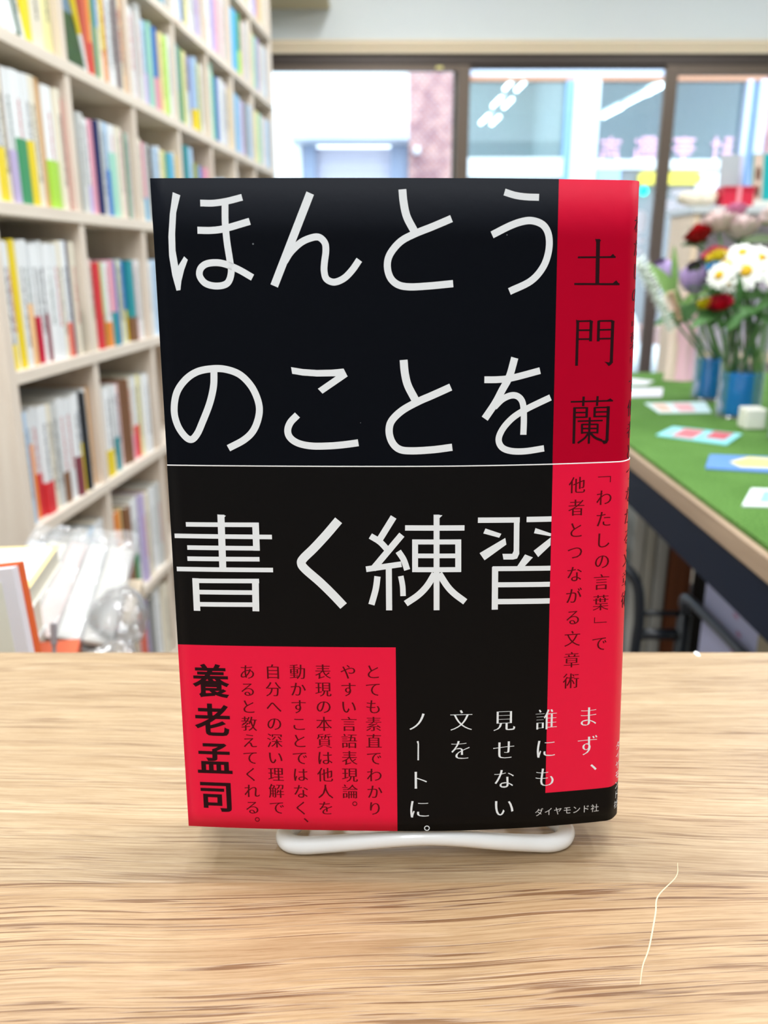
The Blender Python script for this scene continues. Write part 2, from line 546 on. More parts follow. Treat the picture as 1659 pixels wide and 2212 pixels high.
STROKES={
'ほ':[('p',0,'5.92,185.65 7.92,184.86 6.56,180.41 5.95,175.02 5.81,170.68 6.3,166.59 8.09,169.11 9.03,168.2 7.89,165.57 6.96,162.63 6.55,160.23 5.46,160.09 4.54,164.1 3.96,169.22 4.07,174.3 4.8,180.06'),('s',1.71,'13.21,182.86 16.59,182.82 20.36,183.31 24.53,184.3'),('s',1.83,'12.08,175.88 15.86,175.84 19.66,176.34 26.33,178.16'),('s',1.82,'19.89,182.81 19.7,177.88 19.95,172.84 20.5,168.13 20.73,164.84 19.54,162.09 16.67,161.32 13.65,161.98 12.1,163.92 12.39,165.86 13.99,167.11 16.59,167.47 19.23,167.07 22.78,165.65 26.5,163.56')],
'ん':[('l',2.16,'42.77,185.34 32.31,161.36'),('s',1.82,'35.37,167.76 37.16,170.3 39.87,172.66 42.53,173.84 44.79,174.06 46.34,172.65 46.59,170.48 46.13,167.4 46.01,165.21 46.6,163.2 48.67,162.36 51.34,163.38 53.65,165.58 55.58,168.2')],
'と':[('s',2.1,'67.36,186.32 67.67,183.01 68.5,179.36 70.5,175.6'),('s',1.91,'80.52,178.88 75.41,176.8 70.59,174.95 66.73,172.92 63.9,169.68 63.14,166.65 63.88,163.62 65.9,161.74 69.06,161.12 74.41,161.36 81,161.96')],
'う':[('s',1.78,'94.86,185.75 97.66,184.95 100.61,184.56 104.36,184.45'),('s',1.91,'91.58,174.71 96.3,176.99 99.74,178.16 102.7,178.41 105.69,177.26 107.25,174.62 107.34,170.64 105.92,166.41 102.5,162.63 96.55,159.85')],
'の':[('s',1.94,'14.74,138.72 14.4,134.34 13.06,129.52 10.73,124.23 9.12,121.04 7.37,119.38 5.56,120.31 3.66,123.35 2.9,127.41 3.85,132.26 6.43,135.89 9.83,138.18 13.95,139.08 17.99,138.97 21.97,137.48 25.07,134.18 26.77,129.98 26.79,126.36 25.2,122.29 22.42,119.5 17.79,117.02')],
'こ':[('p',0,'36.21,139.62 39.37,139.11 43.38,138.84 47.4,138.93 50.74,139.24 51.82,137.1 44.75,132.36 43.49,133.71 48.57,137.14 43.34,137.06 39.32,137.33 36.47,137.8'),('s',1.96,'37.58,126.44 35.56,124.37 34.72,122.13 35.34,120.1 37.54,118.56 41.2,117.79 46.1,117.81 50.6,118.19 54.48,118.72')],
'と.':[('s',2.2,'67.35,141.59 67.67,138.04 68.49,134.62 70.46,130.78'),('s',2.04,'80.42,134.13 75.34,131.9 71.35,130.19 66.85,127.72 63.83,124.75 63.15,121.76 64.02,118.76 66.01,116.89 69.28,116.43 75.31,116.71 80.87,117.37')],
'を':[('s',1.87,'89.83,136.06 93.85,136.07 97.9,136.52 105.6,138.39'),('s',2.07,'98.32,142 96.87,136.87 94.9,133.2 92.92,129.52 90.03,125.27'),('s',1.79,'92.68,128.43 94.93,130.58 97.46,131.64 99.5,131.26 100.81,129.41 101.19,125.41 101.12,120.59'),('s',1.81,'108.75,130.92 105.17,129.34 101.61,127.65 98.06,125.46 95.29,122.5 94.05,119.51 95,117.17 97.69,116.06 101.82,115.93 107.19,116.62')],
'書':[('l',1.33,'4.48,94.98 25.57,95.12'),('l',1.33,'0.99,91.56 29.22,91.59'),('l',1.34,'4.51,88.16 25.53,88.23'),('l',1.35,'4.37,84.86 25.4,85'),('l',1.35,'1.06,81.71 29.19,81.84'),('l',1.36,'5.48,78.29 25.02,78.52'),('l',1.37,'6.41,74.91 23.87,75.03'),('l',1.38,'6.21,71.21 23.73,71.39'),('l',2.03,'14.8,97.97 14.6,81.23'),('l',1.93,'24.65,95.75 24.64,87.53'),('l',1.94,'6.45,79.06 6.38,69.22'),('l',1.98,'23.95,79.16 23.74,69.4'),('p',0,'13.77,98.05 16.23,97.71 15.66,97.07 13.85,96.96')],
'く':[('s',2.55,'48.47,96.59 44.79,92.29 41.1,88.32 38.08,85.35 37.45,83.86 38.58,82.1 42.64,78.41 46.19,74.79 49.38,71.24')],
'練':[('l',1.87,'64.17,97.58 60.11,91.01'),('s',1.78,'57.46,92.05 60.15,90.33 62.33,87.98'),('l',1.89,'66.47,92.42 58.04,82.27'),('l',1.69,'56.08,82.26 66.3,83.76'),('s',1.79,'65.4,87.56 66.93,85.08 67.93,82.06'),('l',1.76,'62.64,83.23 62.6,69.99'),('s',1.82,'59.35,80.15 58.78,76.31 57.48,71.69'),('s',1.6,'66.06,80.26 66.56,77.39 66.69,74.28'),('l',1.56,'67.41,94.4 84.42,94.25'),('l',1.69,'76.41,98.19 76.39,69.98'),('l',1.69,'70.25,91 70.2,81.47'),('l',1.74,'82.63,90.88 82.67,81.34'),('l',1.47,'69.43,90.32 83.46,90.19'),('l',1.37,'70.22,86.22 82.65,86.1'),('l',1.48,'69.38,82.16 83.49,82.02'),('s',1.92,'75.88,80.96 73.7,77.36 71.1,74.59 67.45,72.03'),('s',1.93,'77.12,80.94 79.41,77.29 81.49,74.96 84.74,72.38'),('p',0,'75.54,98.2 78.1,98.02 77.23,97.2 75.64,97.22')],
'習':[('l',1.56,'88.28,96.41 100.43,96.23'),('l',1.63,'99.53,96.99 99.59,86.65'),('p',0,'98.79,87.2 100.42,87.15 100.44,86.25 99.83,84.89 98.67,84.61 95.83,84.7 95.49,86.4 98.38,86.32'),('p',0,'90.47,93.97 95.11,92.3 94.5,91.16 89.86,92.52'),('p',0,'88.82,86.77 96.27,91.07 96.61,89.11 90.3,84.62'),('l',1.57,'102.42,96.28 109.75,96.21'),('p',0,'105.09,93.7 109.74,91.96 109.66,91.12 104.65,92.19'),('p',0,'104.64,87.02 109.66,90.81 109.61,88.43 106.05,85.12'),('p',0,'102.13,86.04 104.47,85.07 101.77,82.18 99.66,82.24'),('l',1.82,'93.4,82.58 93.44,69.78'),('l',1.44,'92.67,82.07 109.76,81.67'),('l',1.5,'93.51,77.25 109.71,76.85'),('l',1.62,'93.57,72.2 109.77,71.83')],
'土':[('l',1.14,'121.42,173.74 121.55,161.72'),('l',0.47,'115.69,168.87 126.7,168.97'),('l',0.53,'114.86,161.79 128.13,161.69'),('p',0,'124.87,168.97 125.89,169.83 126.76,168.93'),('p',0,'125.86,161.8 127.09,162.75 128.14,161.6'),('p',0,'120.53,173.78 122.31,173.42 121.81,172.85 120.77,173.03')],
'門':[('l',0.83,'116.18,152.02 116.16,139.55'),('l',0.88,'120.09,151.88 120.06,146.22'),('l',0.83,'122.3,151.86 122.33,146.19'),('l',0.94,'126.48,151.81 126.42,140.1'),('l',0.44,'116.18,151.73 120.09,151.79'),('l',0.44,'116.25,149.3 120.17,149.3'),('l',0.44,'116.22,146.86 120.14,146.86'),('l',0.44,'122.3,151.76 126.48,151.77'),('l',0.44,'122.38,149.32 126.52,149.37'),('l',0.44,'122.36,146.88 126.5,146.92'),('p',0,'125.92,140.61 126.82,140.84 126.54,139.85 125.7,139.27 124.93,140.13 124.27,140.54 125.77,140.31'),('p',0,'119.66,152.18 120.73,151.58 120.22,151.01 119.58,151.4'),('p',0,'125.89,152.11 127.08,151.52 126.67,150.93 125.92,151.33'),('p',0,'115.65,152.22 116.76,151.62 115.73,151.15')],
'蘭':[('l',0.45,'114.71,129.54 127.34,129.58'),('p',0,'125.45,129.78 126.56,130.26 127.39,129.53'),('l',0.7,'118.52,130.95 118.44,128.25'),('l',0.7,'122.67,130.96 122.54,128.25'),('l',0.81,'115.91,128.01 115.93,117.69'),('l',0.76,'119.57,127.92 119.55,125'),('l',0.71,'121.91,127.86 121.9,125.03'),('l',0.92,'125.99,128.05 125.9,118.3'),('l',0.4,'115.76,127.81 119.68,127.77'),('l',0.4,'115.79,126.5 119.61,126.46'),('l',0.4,'115.83,125.19 119.54,125.15'),('l',0.4,'121.81,127.76 126,127.75'),('l',0.4,'121.85,126.5 125.94,126.49'),('l',0.41,'121.89,125.24 125.93,125.22'),('l',0.41,'116.92,124.06 124.4,124.05'),('l',0.41,'118.22,123.11 122.93,123.03'),('l',0.41,'118.26,121.95 122.97,121.86'),('l',0.41,'118.29,120.78 123.01,120.69'),('l',0.66,'120.5,125.07 120.41,117.56'),('l',0.61,'118.22,123.26 118.3,120.47'),('l',0.61,'122.93,123.13 122.91,120.44'),('s',0.56,'120.21,120.62 119.08,119.18 117.1,117.86'),('s',0.66,'120.75,120.61 122.3,119.23 124.38,118.35'),('p',0,'125.4,118.72 126.43,118.69 125.92,117.58 124.96,117.31 124.05,118.46 125.36,118.32')],
}

# ------------------------------------------------------------------ the book: cover surface in millimetres (u across, v up)
PLAN = [(-0.06023, 0.2155), (-0.04693, 0.21462), (-0.02975, 0.21387), (-0.01269, 0.21333), (0.00389, 0.21305), (0.01423, 0.21305),
        (0.02417, 0.21333), (0.03559, 0.21397), (0.04568, 0.21478), (0.04945, 0.21517), (0.06034, 0.21659), (0.06779, 0.2177),
        (0.07044, 0.21846), (0.07249, 0.2204), (0.07342, 0.22199), (0.07372, 0.2245), (0.07355, 0.2300), (0.0727, 0.2352),
        (0.0700, 0.2378), (0.0640, 0.2384), (0.0400, 0.2372), (0.0, 0.2350), (-0.03, 0.2343), (-0.0602, 0.2345)]
PC = catmull(PLAN, 8)
PU = [0.0]
for a, c in zip(PC, PC[1:]):
    PU.append(PU[-1] + 1000 * math.hypot(c[0] - a[0], c[1] - a[1]))
UEND = PU[-1]
BZ, TZ, HV = 0.8118, 0.99966, 189.21
YAW, DX, DY = 0.0223945, -0.0022135, 0.0224486


def plan(u):
    if u <= 0:
        return PC[0][0] + u / 1000, PC[0][1]
    for i in range(1, len(PU)):
        if u <= PU[i] or i == len(PU) - 1:
            f = (u - PU[i - 1]) / (PU[i] - PU[i - 1])
            return tuple(a + (c - a) * f for a, c in zip(PC[i - 1], PC[i]))


def surf0(u, v):
    x, y = plan(u)
    rx, ry = x - 0.00389, y - 0.21305
    tx = 0.00389 + rx * cos(YAW) - ry * sin(YAW) + DX
    ty = 0.21305 + rx * sin(YAW) + ry * cos(YAW) + DY
    f = v / HV
    return Vector((x + (tx - x) * f, y + (ty - y) * f, BZ + (TZ - BZ) * f))


def surf(u, v, off=0.0):
    p = surf0(u, v)
    if off:
        du = surf0(min(u + 0.4, UEND), v) - surf0(max(u - 0.4, 0.0), v)
        dv = surf0(u, v + 1) - p
        p = p + du.cross(dv).normalized() * off / 1000
    return p


def sheet(us, vs, off, pick):
    bm = BM()
    G = [[bm.verts.new(surf(u, v, off)) for u in us] for v in vs]
    for j in range(len(vs) - 1):
        for i in range(len(us) - 1):
            f = bm.faces.new((G[j][i], G[j][i + 1], G[j + 1][i + 1], G[j + 1][i]))
            f.material_index = pick((us[i] + us[i + 1]) / 2, (vs[j] + vs[j + 1]) / 2)
            f.smooth = True
    return bm


def print_mat(name, c, rough, spec, lint=False):
    m = mat(name, c, rough, spec, vary=0.05, vscale=300, bump=0.04)
    if lint:
        nt = m.node_tree
        b = nt.nodes['Principled BSDF']
        tc = node(nt, 'ShaderNodeTexCoord')
        vo = node(nt, 'ShaderNodeTexVoronoi')
        vo.inputs['Scale'].default_value = 75
        nt.links.new(tc.outputs['Object'], vo.inputs['Vector'])
        gt = node(nt, 'ShaderNodeMath', operation='LESS_THAN')
        gt.inputs[1].default_value = 0.018
        nt.links.new(vo.outputs['Distance'], gt.inputs[0])
        mx = node(nt, 'ShaderNodeMix', data_type='RGBA')
        src = b.inputs['Base Color'].links[0].from_socket
        nt.links.new(gt.outputs[0], mx.inputs['Factor'])
        nt.links.new(src, mx.inputs['A'])
        mx.inputs['B'].default_value = rgb(110, 118, 125)
        nt.links.new(mx.outputs['Result'], b.inputs['Base Color'])
    return m


jk_black = print_mat('jacket_black', (9, 13, 21), 0.6, 0.05, True)
jk_red = print_mat('jacket_red', (184, 0, 42), 0.55, 0.06)
ob_black = print_mat('band_black', (12, 12, 14), 0.45, 0.10, True)
ob_red = print_mat('band_red', (240, 8, 66), 0.36, 0.3)
ink_white = mat('white_print', (236, 246, 255), 0.6, 0.2)
ink_black = mat('black_print', (36, 6, 16), 0.6, 0.15)
ink_dark = mat('dark_red_print', (92, 4, 16), 0.6, 0.15)
paper_white = mat('white_paper_edge', (240, 240, 240), 0.7, 0.2)


def frange(a, b, n):
    return [a + (b - a) * i / n for i in range(n + 1)]


RED_U = 109.8
US = frange(0, 64.4, 16) + frange(64.4, RED_U, 12)[1:] + frange(RED_U, 128, 8)[1:] + frange(128, 170, 42)[1:] + frange(170, UEND, 14)[1:]
book = thing('book', 'black and red Japanese paperback with large white title standing on the counter', 'book', (0, 0, 0))
jacket = obj('jacket', sheet(US, frange(0, HV, 12), 0.0, lambda u, v: 1 if u > RED_U and u < 160 else 0), [jk_black, jk_red], book)
md = jacket.modifiers.new('paper', 'SOLIDIFY')
md.thickness = 0.0003
md.offset = -1
OBI = 0.25
VTOP = 112.2
vs = [0, 5, 11.15] + frange(11.15, 58.7, 6)[1:] + frange(58.7, VTOP - 0.3, 6)[1:] + [VTOP]


def obi_pick(u, v):
    if v > VTOP - 0.3:
        return 2
    if u < 64.4 and v < 58.7:
        return 1
    if RED_U < u < 160 and v > 11.15:
        return 1
    return 0


obi = obj('paper_band', sheet(US, vs, OBI, obi_pick), [ob_black, ob_red, paper_white], book)
obi['label'] = 'black and red paper belly band with white top edge'
md = obi.modifiers.new('paper', 'SOLIDIFY')
md.thickness = 0.0002
md.offset = -1
# page block
bm = BM()
us_f = frange(2, 132, 24)
us_b = frange(160, UEND - 2, 20)
ring = us_f + us_b
lo = [bm.verts.new(surf(u, 1.5, -1.2)) for u in ring]
hi = [bm.verts.new(surf(u, HV - 1.5, -1.2)) for u in ring]
n = len(ring)
for i in range(n):
    bm.faces.new((lo[i], lo[(i + 1) % n], hi[(i + 1) % n], hi[i]))
bm.faces.new(lo[::-1])
bm.faces.new(hi)
obj('page_block', bm, mat('page_paper', (236, 230, 214), 0.8, 0.2), book)


# ---- printing: strokes traced on the cover, in millimetres
def stroke(bm, kind, w, pts, put):
    if kind == 'p':
        f = bm.faces.new([bm.verts.new(put(x, y)) for x, y in pts])
        bmesh.ops.triangulate(bm, faces=[f])
        return
    P = catmull(pts, 7) if kind == 's' else pts
    if kind == 'l':
        (x0, y0), (x1, y1) = pts
        k = 6
        P = [(x0 + (x1 - x0) * i / k, y0 + (y1 - y0) * i / k) for i in range(k + 1)]
    L_, R_ = [], []
    for i, (x, y) in enumerate(P):
        a, c = P[max(0, i - 1)], P[min(len(P) - 1, i + 1)]
        dx, dy = c[0] - a[0], c[1] - a[1]
        l = math.hypot(dx, dy) or 1
        L_.append(bm.verts.new(put(x - dy / l * w / 2, y + dx / l * w / 2)))
        R_.append(bm.verts.new(put(x + dy / l * w / 2, y - dx / l * w / 2)))
    for i in range(len(P) - 1):
        bm.faces.new((R_[i], R_[i + 1], L_[i + 1], L_[i]))


def drape(off):
    return lambda x, y: surf(x, y, off)


def lettering(name, keys, off, m, parent, label=None):
    bm = BM()
    for k in keys:
        for i_, (kind, w, s) in enumerate(STROKES[k]):
            pts = [tuple(map(float, q.split(','))) for q in s.split()]
            stroke(bm, kind, w, pts, drape(off + 0.004 * i_))
    bmesh.ops.recalc_face_normals(bm, faces=bm.faces)
    o = obj(name, bm, m, parent)
    if label:
        o['label'] = label
    return o

# small type set from the built-in typeface; brush-style text gets its level strokes thinned
GL = {}
_fc = bpy.data.curves.new('type', 'FONT')
_fc.resolution_u = 3
_fo = bpy.data.objects.new('type', _fc)
COL.objects.link(_fo)


def glyph(ch):
    if ch in GL:
        return GL[ch]
    _fc.body = ch
    dg = bpy.context.evaluated_depsgraph_get()
    dg.update()
    me = bpy.data.meshes.new_from_object(_fo.evaluated_get(dg))
    bm = BM()
    bm.from_mesh(me)
    bpy.data.meshes.remove(me)
    bmesh.ops.remove_doubles(bm, verts=bm.verts, dist=1e-5)
    bm.verts.index_update()
    V = [(v.co.x - 0.5, v.co.y - 0.38) for v in bm.verts]
    F = [[v.index for v in f.verts] for f in bm.faces]
    E = []
    for e in bm.edges:
        if len(e.link_faces) == 1:
            f = e.link_faces[0]
            lp = [l for l in e.link_loops][0]
            E.append((lp.vert.index, lp.link_loop_next.vert.index))
    sign = 1
    if bm.faces and bm.faces[:][0].normal.z < 0:
        sign = -1
    bm.free()
    GL[ch] = (V, F, E, sign)
    return GL[ch]


def restyle(V, E, sign, thin, bold):
    """move every outline edge in or out: level strokes by -thin, upright ones by +bold (em units)"""
    nb = {}
    for a, c in E:
        dx, dy = V[c][0] - V[a][0], V[c][1] - V[a][1]
        l = math.hypot(dx, dy)
        if l < 1e-9:
            continue
        nx, ny = dy / l * sign, -dx / l * sign
        d = bold * nx * nx - thin * ny * ny
        for k in (a, c):
            nb.setdefault(k, []).append((nx, ny, d))
    out = list(V)
    for k, L_ in nb.items():
        if len(L_) < 2:
            continue
        (ax, ay, d0), (cx, cy, d1) = L_[0], L_[1]
        det = ax * cy - ay * cx
        if abs(det) > 0.35:
            mx = (d0 * cy - d1 * ay) / det
            my = (ax * d1 - cx * d0) / det
        else:
            mx = (ax * d0 + cx * d1) / 2
            my = (ay * d0 + cy * d1) / 2
        lim = 0.05
        l = math.hypot(mx, my)
        if l > lim:
            mx, my = mx * lim / l, my * lim / l
        out[k] = (V[k][0] + mx, V[k][1] + my)
    return out


def typeset(bm, ch, u, v, em, put, thin=0.0, bold=0.0, sx=1.0):
    V, F, E, sg = glyph(ch)
    W = restyle(V, E, sg, thin, bold) if (thin or bold) else V
    vs_ = [bm.verts.new(put(u + x * em * sx, v + y * em)) for x, y in W]
    for f in F:
        try:
            bm.faces.new([vs_[i] for i in f])
        except ValueError:
            pass


def column(bm, text, u0, v0, u1, v1, em, put, thin=0.0, bold=0.0):
    n = len(text)
    for i, ch in enumerate(text):
        f = i / (n - 1) if n > 1 else 0
        u, v = u0 + (u1 - u0) * f, v0 + (v1 - v0) * f
        if ch in '。、':
            typeset(bm, ch, u + em * 0.58, v + em * 0.58, em, put, 0, 0)
        elif ch == '「':
            a = em
            for q in ([(-0.40, -0.02), (0.36, -0.02), (0.36, -0.06), (-0.40, -0.06)], [(0.31, -0.06), (0.36, -0.06), (0.36, -0.36), (0.31, -0.36)]):
                bm.faces.new([bm.verts.new(put(u + x * a, v + y * a)) for x, y in q])
        elif ch == '」':
            a = em
            for q in ([(-0.36, 0.06), (0.40, 0.06), (0.40, 0.02), (-0.36, 0.02)], [(-0.36, 0.36), (-0.31, 0.36), (-0.31, 0.06), (-0.36, 0.06)]):
                bm.faces.new([bm.verts.new(put(u + x * a, v + y * a)) for x, y in q])
        elif ch == 'ー':
            a = em
            bm.faces.new([bm.verts.new(put(u + x * a, v + y * a)) for x, y in [(-0.06, 0.42), (0.02, 0.44), (0.035, 0.3), (0.03, -0.42), (-0.03, -0.42), (-0.02, 0.3)]])
        else:
            typeset(bm, ch, u, v, em, put, thin, bold)


def text_obj(name, bm, m, parent, label=None):
    bmesh.ops.recalc_face_normals(bm, faces=bm.faces)
    o = obj(name, bm, m, parent)
    if label:
        o['label'] = label
    return o


TO = 0.05
lettering('title_lettering', ['ほ', 'ん', 'と', 'う', 'の', 'こ', 'と.', 'を'], TO, ink_white, jacket, 'white title characters')
lettering('title_lettering', ['書', 'く', '練', '習'], OBI + TO, ink_white, obi, 'white title characters')
lettering('author_lettering', ['土', '門', '蘭'], TO, ink_black, jacket, 'black author characters')
bm = BM()
column(bm, '養老孟司', 9.35, 47.6, 9.2, 10.4, 11.0, drape(OBI + TO), -0.014, 0.030)
text_obj('name_lettering', bm, ink_black, obi, 'bold black name')
bm = BM()
q = drape(OBI + TO)
TH = dict(thin=0.013, bold=0.010)
TW = dict(thin=0.024, bold=0.006)
column(bm, 'とても素直でわかり', 57.6, 51.2, 57.6, 7.5, 5.0, q, **TH)
column(bm, 'やすい言語表現論。', 50.3, 51.1, 50.15, 7.5, 5.0, q, **TH)
column(bm, '表現の本質は他人を', 42.85, 51.1, 42.7, 7.4, 5.0, q, **TH)
column(bm, '動かすことではなく、', 35.35, 51.0, 35.15, 1.8, 5.0, q, **TH)
column(bm, '自分への深い理解で', 28.0, 50.9, 27.7, 7.25, 5.0, q, **TH)
column(bm, 'あると教えてくれる。', 20.35, 50.7, 20.15, 1.6, 5.0, q, **TH)
text_obj('quote_lettering', bm, ink_dark, obi, 'dark quotation in six upright lines')
bm = BM()
column(bm, '他者とつながる文章術', 117.2, 105.8, 116.95, 46.7, 5.2, q, **TH)
column(bm, '「わたしの言葉」で', 125.5, 108.1, 125.5, 57.8, 5.2, q, **TH)
text_obj('subtitle_lettering', bm, ink_dark, obi, 'dark subtitle in two upright lines')
bm = BM()
column(bm, 'まず、', 122.7, 35.0, 122.9, 16.3, 7.2, q, **TW)
column(bm, '誰にも', 109.6, 35.0, 109.6, 16.4, 7.2, q, **TW)
column(bm, '見せない', 96.7, 35.3, 96.9, 7.2, 7.2, q, **TW)
column(bm, '文を', 83.75, 35.8, 83.6, 26.4, 7.2, q, **TW)
column(bm, 'ノートに', 70.7, 35.7, 71.1, 7.4, 7.2, q, **TW)
ring_pts = [(73.4 + 0.86 * cos(a * pi / 12), 1.0 + 0.86 * sin(a * pi / 12)) for a in range(25)]
for (x0, y0), (x1, y1) in zip(ring_pts, ring_pts[1:]):
    w = 0.27
    inn = lambda x, y: (73.4 + (x - 73.4) * (1 - w / 0.86), 1.0 + (y - 1.0) * (1 - w / 0.86))
    quad = [(x0, y0), (x1, y1), inn(x1, y1), inn(x0, y0)]
    if min(p[1] for p in quad) > 0.05:
        bm.faces.new([bm.verts.new(q(*p)) for p in quad])
text_obj('slogan_lettering', bm, ink_white, obi, 'white slogan in five upright lines')
bm = BM()
for i, ch in enumerate('ダイヤモンド社'):
    typeset(bm, ch, 107.95 + (125.75 - 107.95) * i / 6, 4.95 - 0.2 * i / 6, 2.75, q, 0.0, 0.002)
text_obj('publisher_lettering', bm, mat('grey_white_print', (205, 208, 212), 0.6, 0.2), obi, 'small white publisher name')
# spine: the upper part is printed on the jacket, the lower part on the band
sp_up, sp_lo = BM(), BM()
for i, ch in enumerate('「わたしの言葉」で他者とつながる文章術'):
    v = 184.1 - 6.34 * i
    if v > 113:
        column(sp_up, ch, 135.1, v, 135.1, v, 5.3, drape(TO), **TH)
    else:
        column(sp_lo, ch, 135.1, v, 135.1, v, 5.3, q, **TH)
text_obj('spine_lettering', sp_up, ink_black, jacket, 'dark spine title, upper half')
text_obj('spine_lettering', sp_lo, ink_black, obi, 'dark spine title, lower half')
bm = BM()
for i, ch in enumerate('ダイヤモンド社'):
    typeset(bm, ch, 134.0, 23.6 - 3.26 * i, 2.9, q, 0.0, -0.01)
text_obj('spine_publisher_lettering', bm, ink_white, obi, 'white publisher name down the spine')
bpy.data.objects.remove(_fo)

# ------------------------------------------------------------------ white wire book stand
st = thing('book_stand', 'white coated wire book stand holding up the black and red book', 'stand', (0.0135, 0.225, 0.80))
wm = mat('white_vinyl_coating', (243, 246, 247), 0.16, 0.5)
front = [(-0.027, 0.2273, 0.805), (-0.0309, 0.2238, 0.8036), (-0.0314, 0.2210, 0.8030), (-0.0297, 0.2187, 0.8028), (-0.0254, 0.2176, 0.8028),
         (-0.0173, 0.2172, 0.8036), (-0.0071, 0.2160, 0.8055), (0.0044, 0.2151, 0.8073), (0.0144, 0.2150, 0.8078), (0.0244, 0.2151, 0.8073),
         (0.0361, 0.2160, 0.8055), (0.0467, 0.2179, 0.8034), (0.0527, 0.2187, 0.8028), (0.0565, 0.2204, 0.8028), (0.0582, 0.2232, 0.8032),
         (0.0575, 0.2256, 0.8038), (0.0543, 0.2280, 0.805)]
S0 = Vector(st.location)
P = [Vector(p) - S0 for p in catmull(front, 6)]
rr = []
for i in range(len(P)):
    f = abs(i / (len(P) - 1) - 0.5) * 2
    rr.append(0.0024 + 0.0006 * min(1, f * 1.3))
bm = BM()
tube(bm, P, rr, 14)
obj('front_lip', bm, wm, st, smooth=True)
for sx, ex in ((-1, -0.027), (1, 0.0543)):
    bm = BM()
    e = Vector((ex, 0.2273 if sx < 0 else 0.2280, 0.805))
    pts = [e, e + Vector((0.002 * -sx, 0.012, 0.001)), Vector((0.0135 + sx * 0.030, 0.252, 0.8058)), Vector((0.0135 + sx * 0.029, 0.258, 0.8075)),
           Vector((0.0135 + sx * 0.0285, 0.2600, 0.815)), Vector((0.0135 + sx * 0.027, 0.2640, 0.85)), Vector((0.0135 + sx * 0.024, 0.2700, 0.895))]
    tube(bm, [Vector(p) - S0 for p in catmull(pts, 5)], 0.0021, 12)
    obj('side_wire', bm, wm, st, smooth=True)
bm = BM()
tube(bm, [Vector(p) - S0 for p in catmull([(-0.0105, 0.2700, 0.895), (-0.006, 0.2712, 0.904), (0.0135, 0.2716, 0.907), (0.033, 0.2712, 0.904), (0.0375, 0.2700, 0.895)], 6)], 0.0021, 12)
obj('back_loop', bm, wm, st, smooth=True)
for sx in (-1, 1):
    bm = BM()
    tube(bm, [Vector(p) - S0 for p in catmull([(0.0135 + sx * 0.026, 0.2655, 0.862), (0.0135 + sx * 0.03, 0.285, 0.832), (0.0135 + sx * 0.032, 0.305, 0.8023), (0.0135 + sx * 0.03, 0.309, 0.8021)], 5)], 0.0020, 12)
    obj('rear_leg', bm, wm, st, smooth=True)

# ------------------------------------------------------------------ bookcase along the left wall
pine = wood_mat('pale_pine', (226, 212, 196), (240, 229, 214), 'X', 40, rough=0.55, knots=True)
pine_v = wood_mat('pale_pine_upright', (224, 208, 192), (238, 226, 211), 'Z', 40, rough=0.55, knots=True)
DIVX = [0.0, 0.316, 0.634, 0.943, 1.235, 1.510, 1.787, 2.106]      # upright boards, along the case
SHZ = [0.03, 0.27, 0.553, 0.806, 1.057, 1.302, 1.535, 1.760, 1.985, 2.21]   # board middles
T = 0.020
CD = 0.245
case_rot = math.atan2(0.9973, 0.0738)
case = thing('bookcase', 'tall pale pine bookcase with many compartments along the left wall', 'bookcase', (-0.5700, 1.27, 0), (0, 0, case_rot))
for x in (DIVX[0], DIVX[-1]):
    obj('side_panel', bx(x - 0.010, x + 0.014, 0, CD, 0, 2.22, 0.001), pine_v, case)
for z in SHZ:
    obj('shelf_board', bx(0.014, DIVX[-1] - 0.010, 0, CD - 0.006, z - T / 2, z + T / 2, 0.001), pine, case)
obj('back_panel', bx(0.014, DIVX[-1] - 0.010, CD - 0.006, CD, 0.02, 2.22), pine, case)
for i in range(1, 7):
    for r in range(len(SHZ) - 1):
        obj('divider', bx(DIVX[i] - 0.010, DIVX[i] + 0.010, 0.003, CD - 0.006, SHZ[r] + T / 2, SHZ[r + 1] - T / 2), pine_v, case)

# ---- books: code, name, colour
PAL = {'W': ('white', (238, 241, 243)), 'C': ('cream', (238, 230, 210)), 'G': ('pale grey', (208, 210, 208)), 'g': ('grey', (150, 153, 152)),
       'Y': ('yellow', (242, 216, 50)), 'y': ('pale yellow', (238, 230, 168)), 'O': ('orange', (240, 150, 70)), 'o': ('apricot', (244, 196, 140)),
       'T': ('tan', (214, 170, 118)), 'B': ('blue', (60, 118, 196)), 'b': ('pale blue', (178, 208, 236)), 's': ('sky blue', (100, 184, 228)),
       'N': ('navy', (42, 52, 104)), 't': ('teal', (50, 150, 158)), 'm': ('mint green', (168, 222, 202)), 'v': ('green', (66, 150, 100)),
       'V': ('dark green', (42, 94, 58)), 'L': ('lime green', (172, 218, 74)), 'l': ('olive', (166, 170, 60)), 'R': ('red', (218, 56, 62)),
       'r': ('crimson', (200, 36, 70)), 'P': ('pink', (236, 164, 184)), 'p': ('pale pink', (242, 210, 208)), 'u': ('lavender', (196, 182, 222)),
       'K': ('black', (36, 38, 42)), 'M': ('maroon', (136, 66, 78)), 'S': ('salmon red', (226, 116, 96)), 'n': ('brown', (134, 96, 70)),
       'z': ('brick red', (178, 82, 62))}


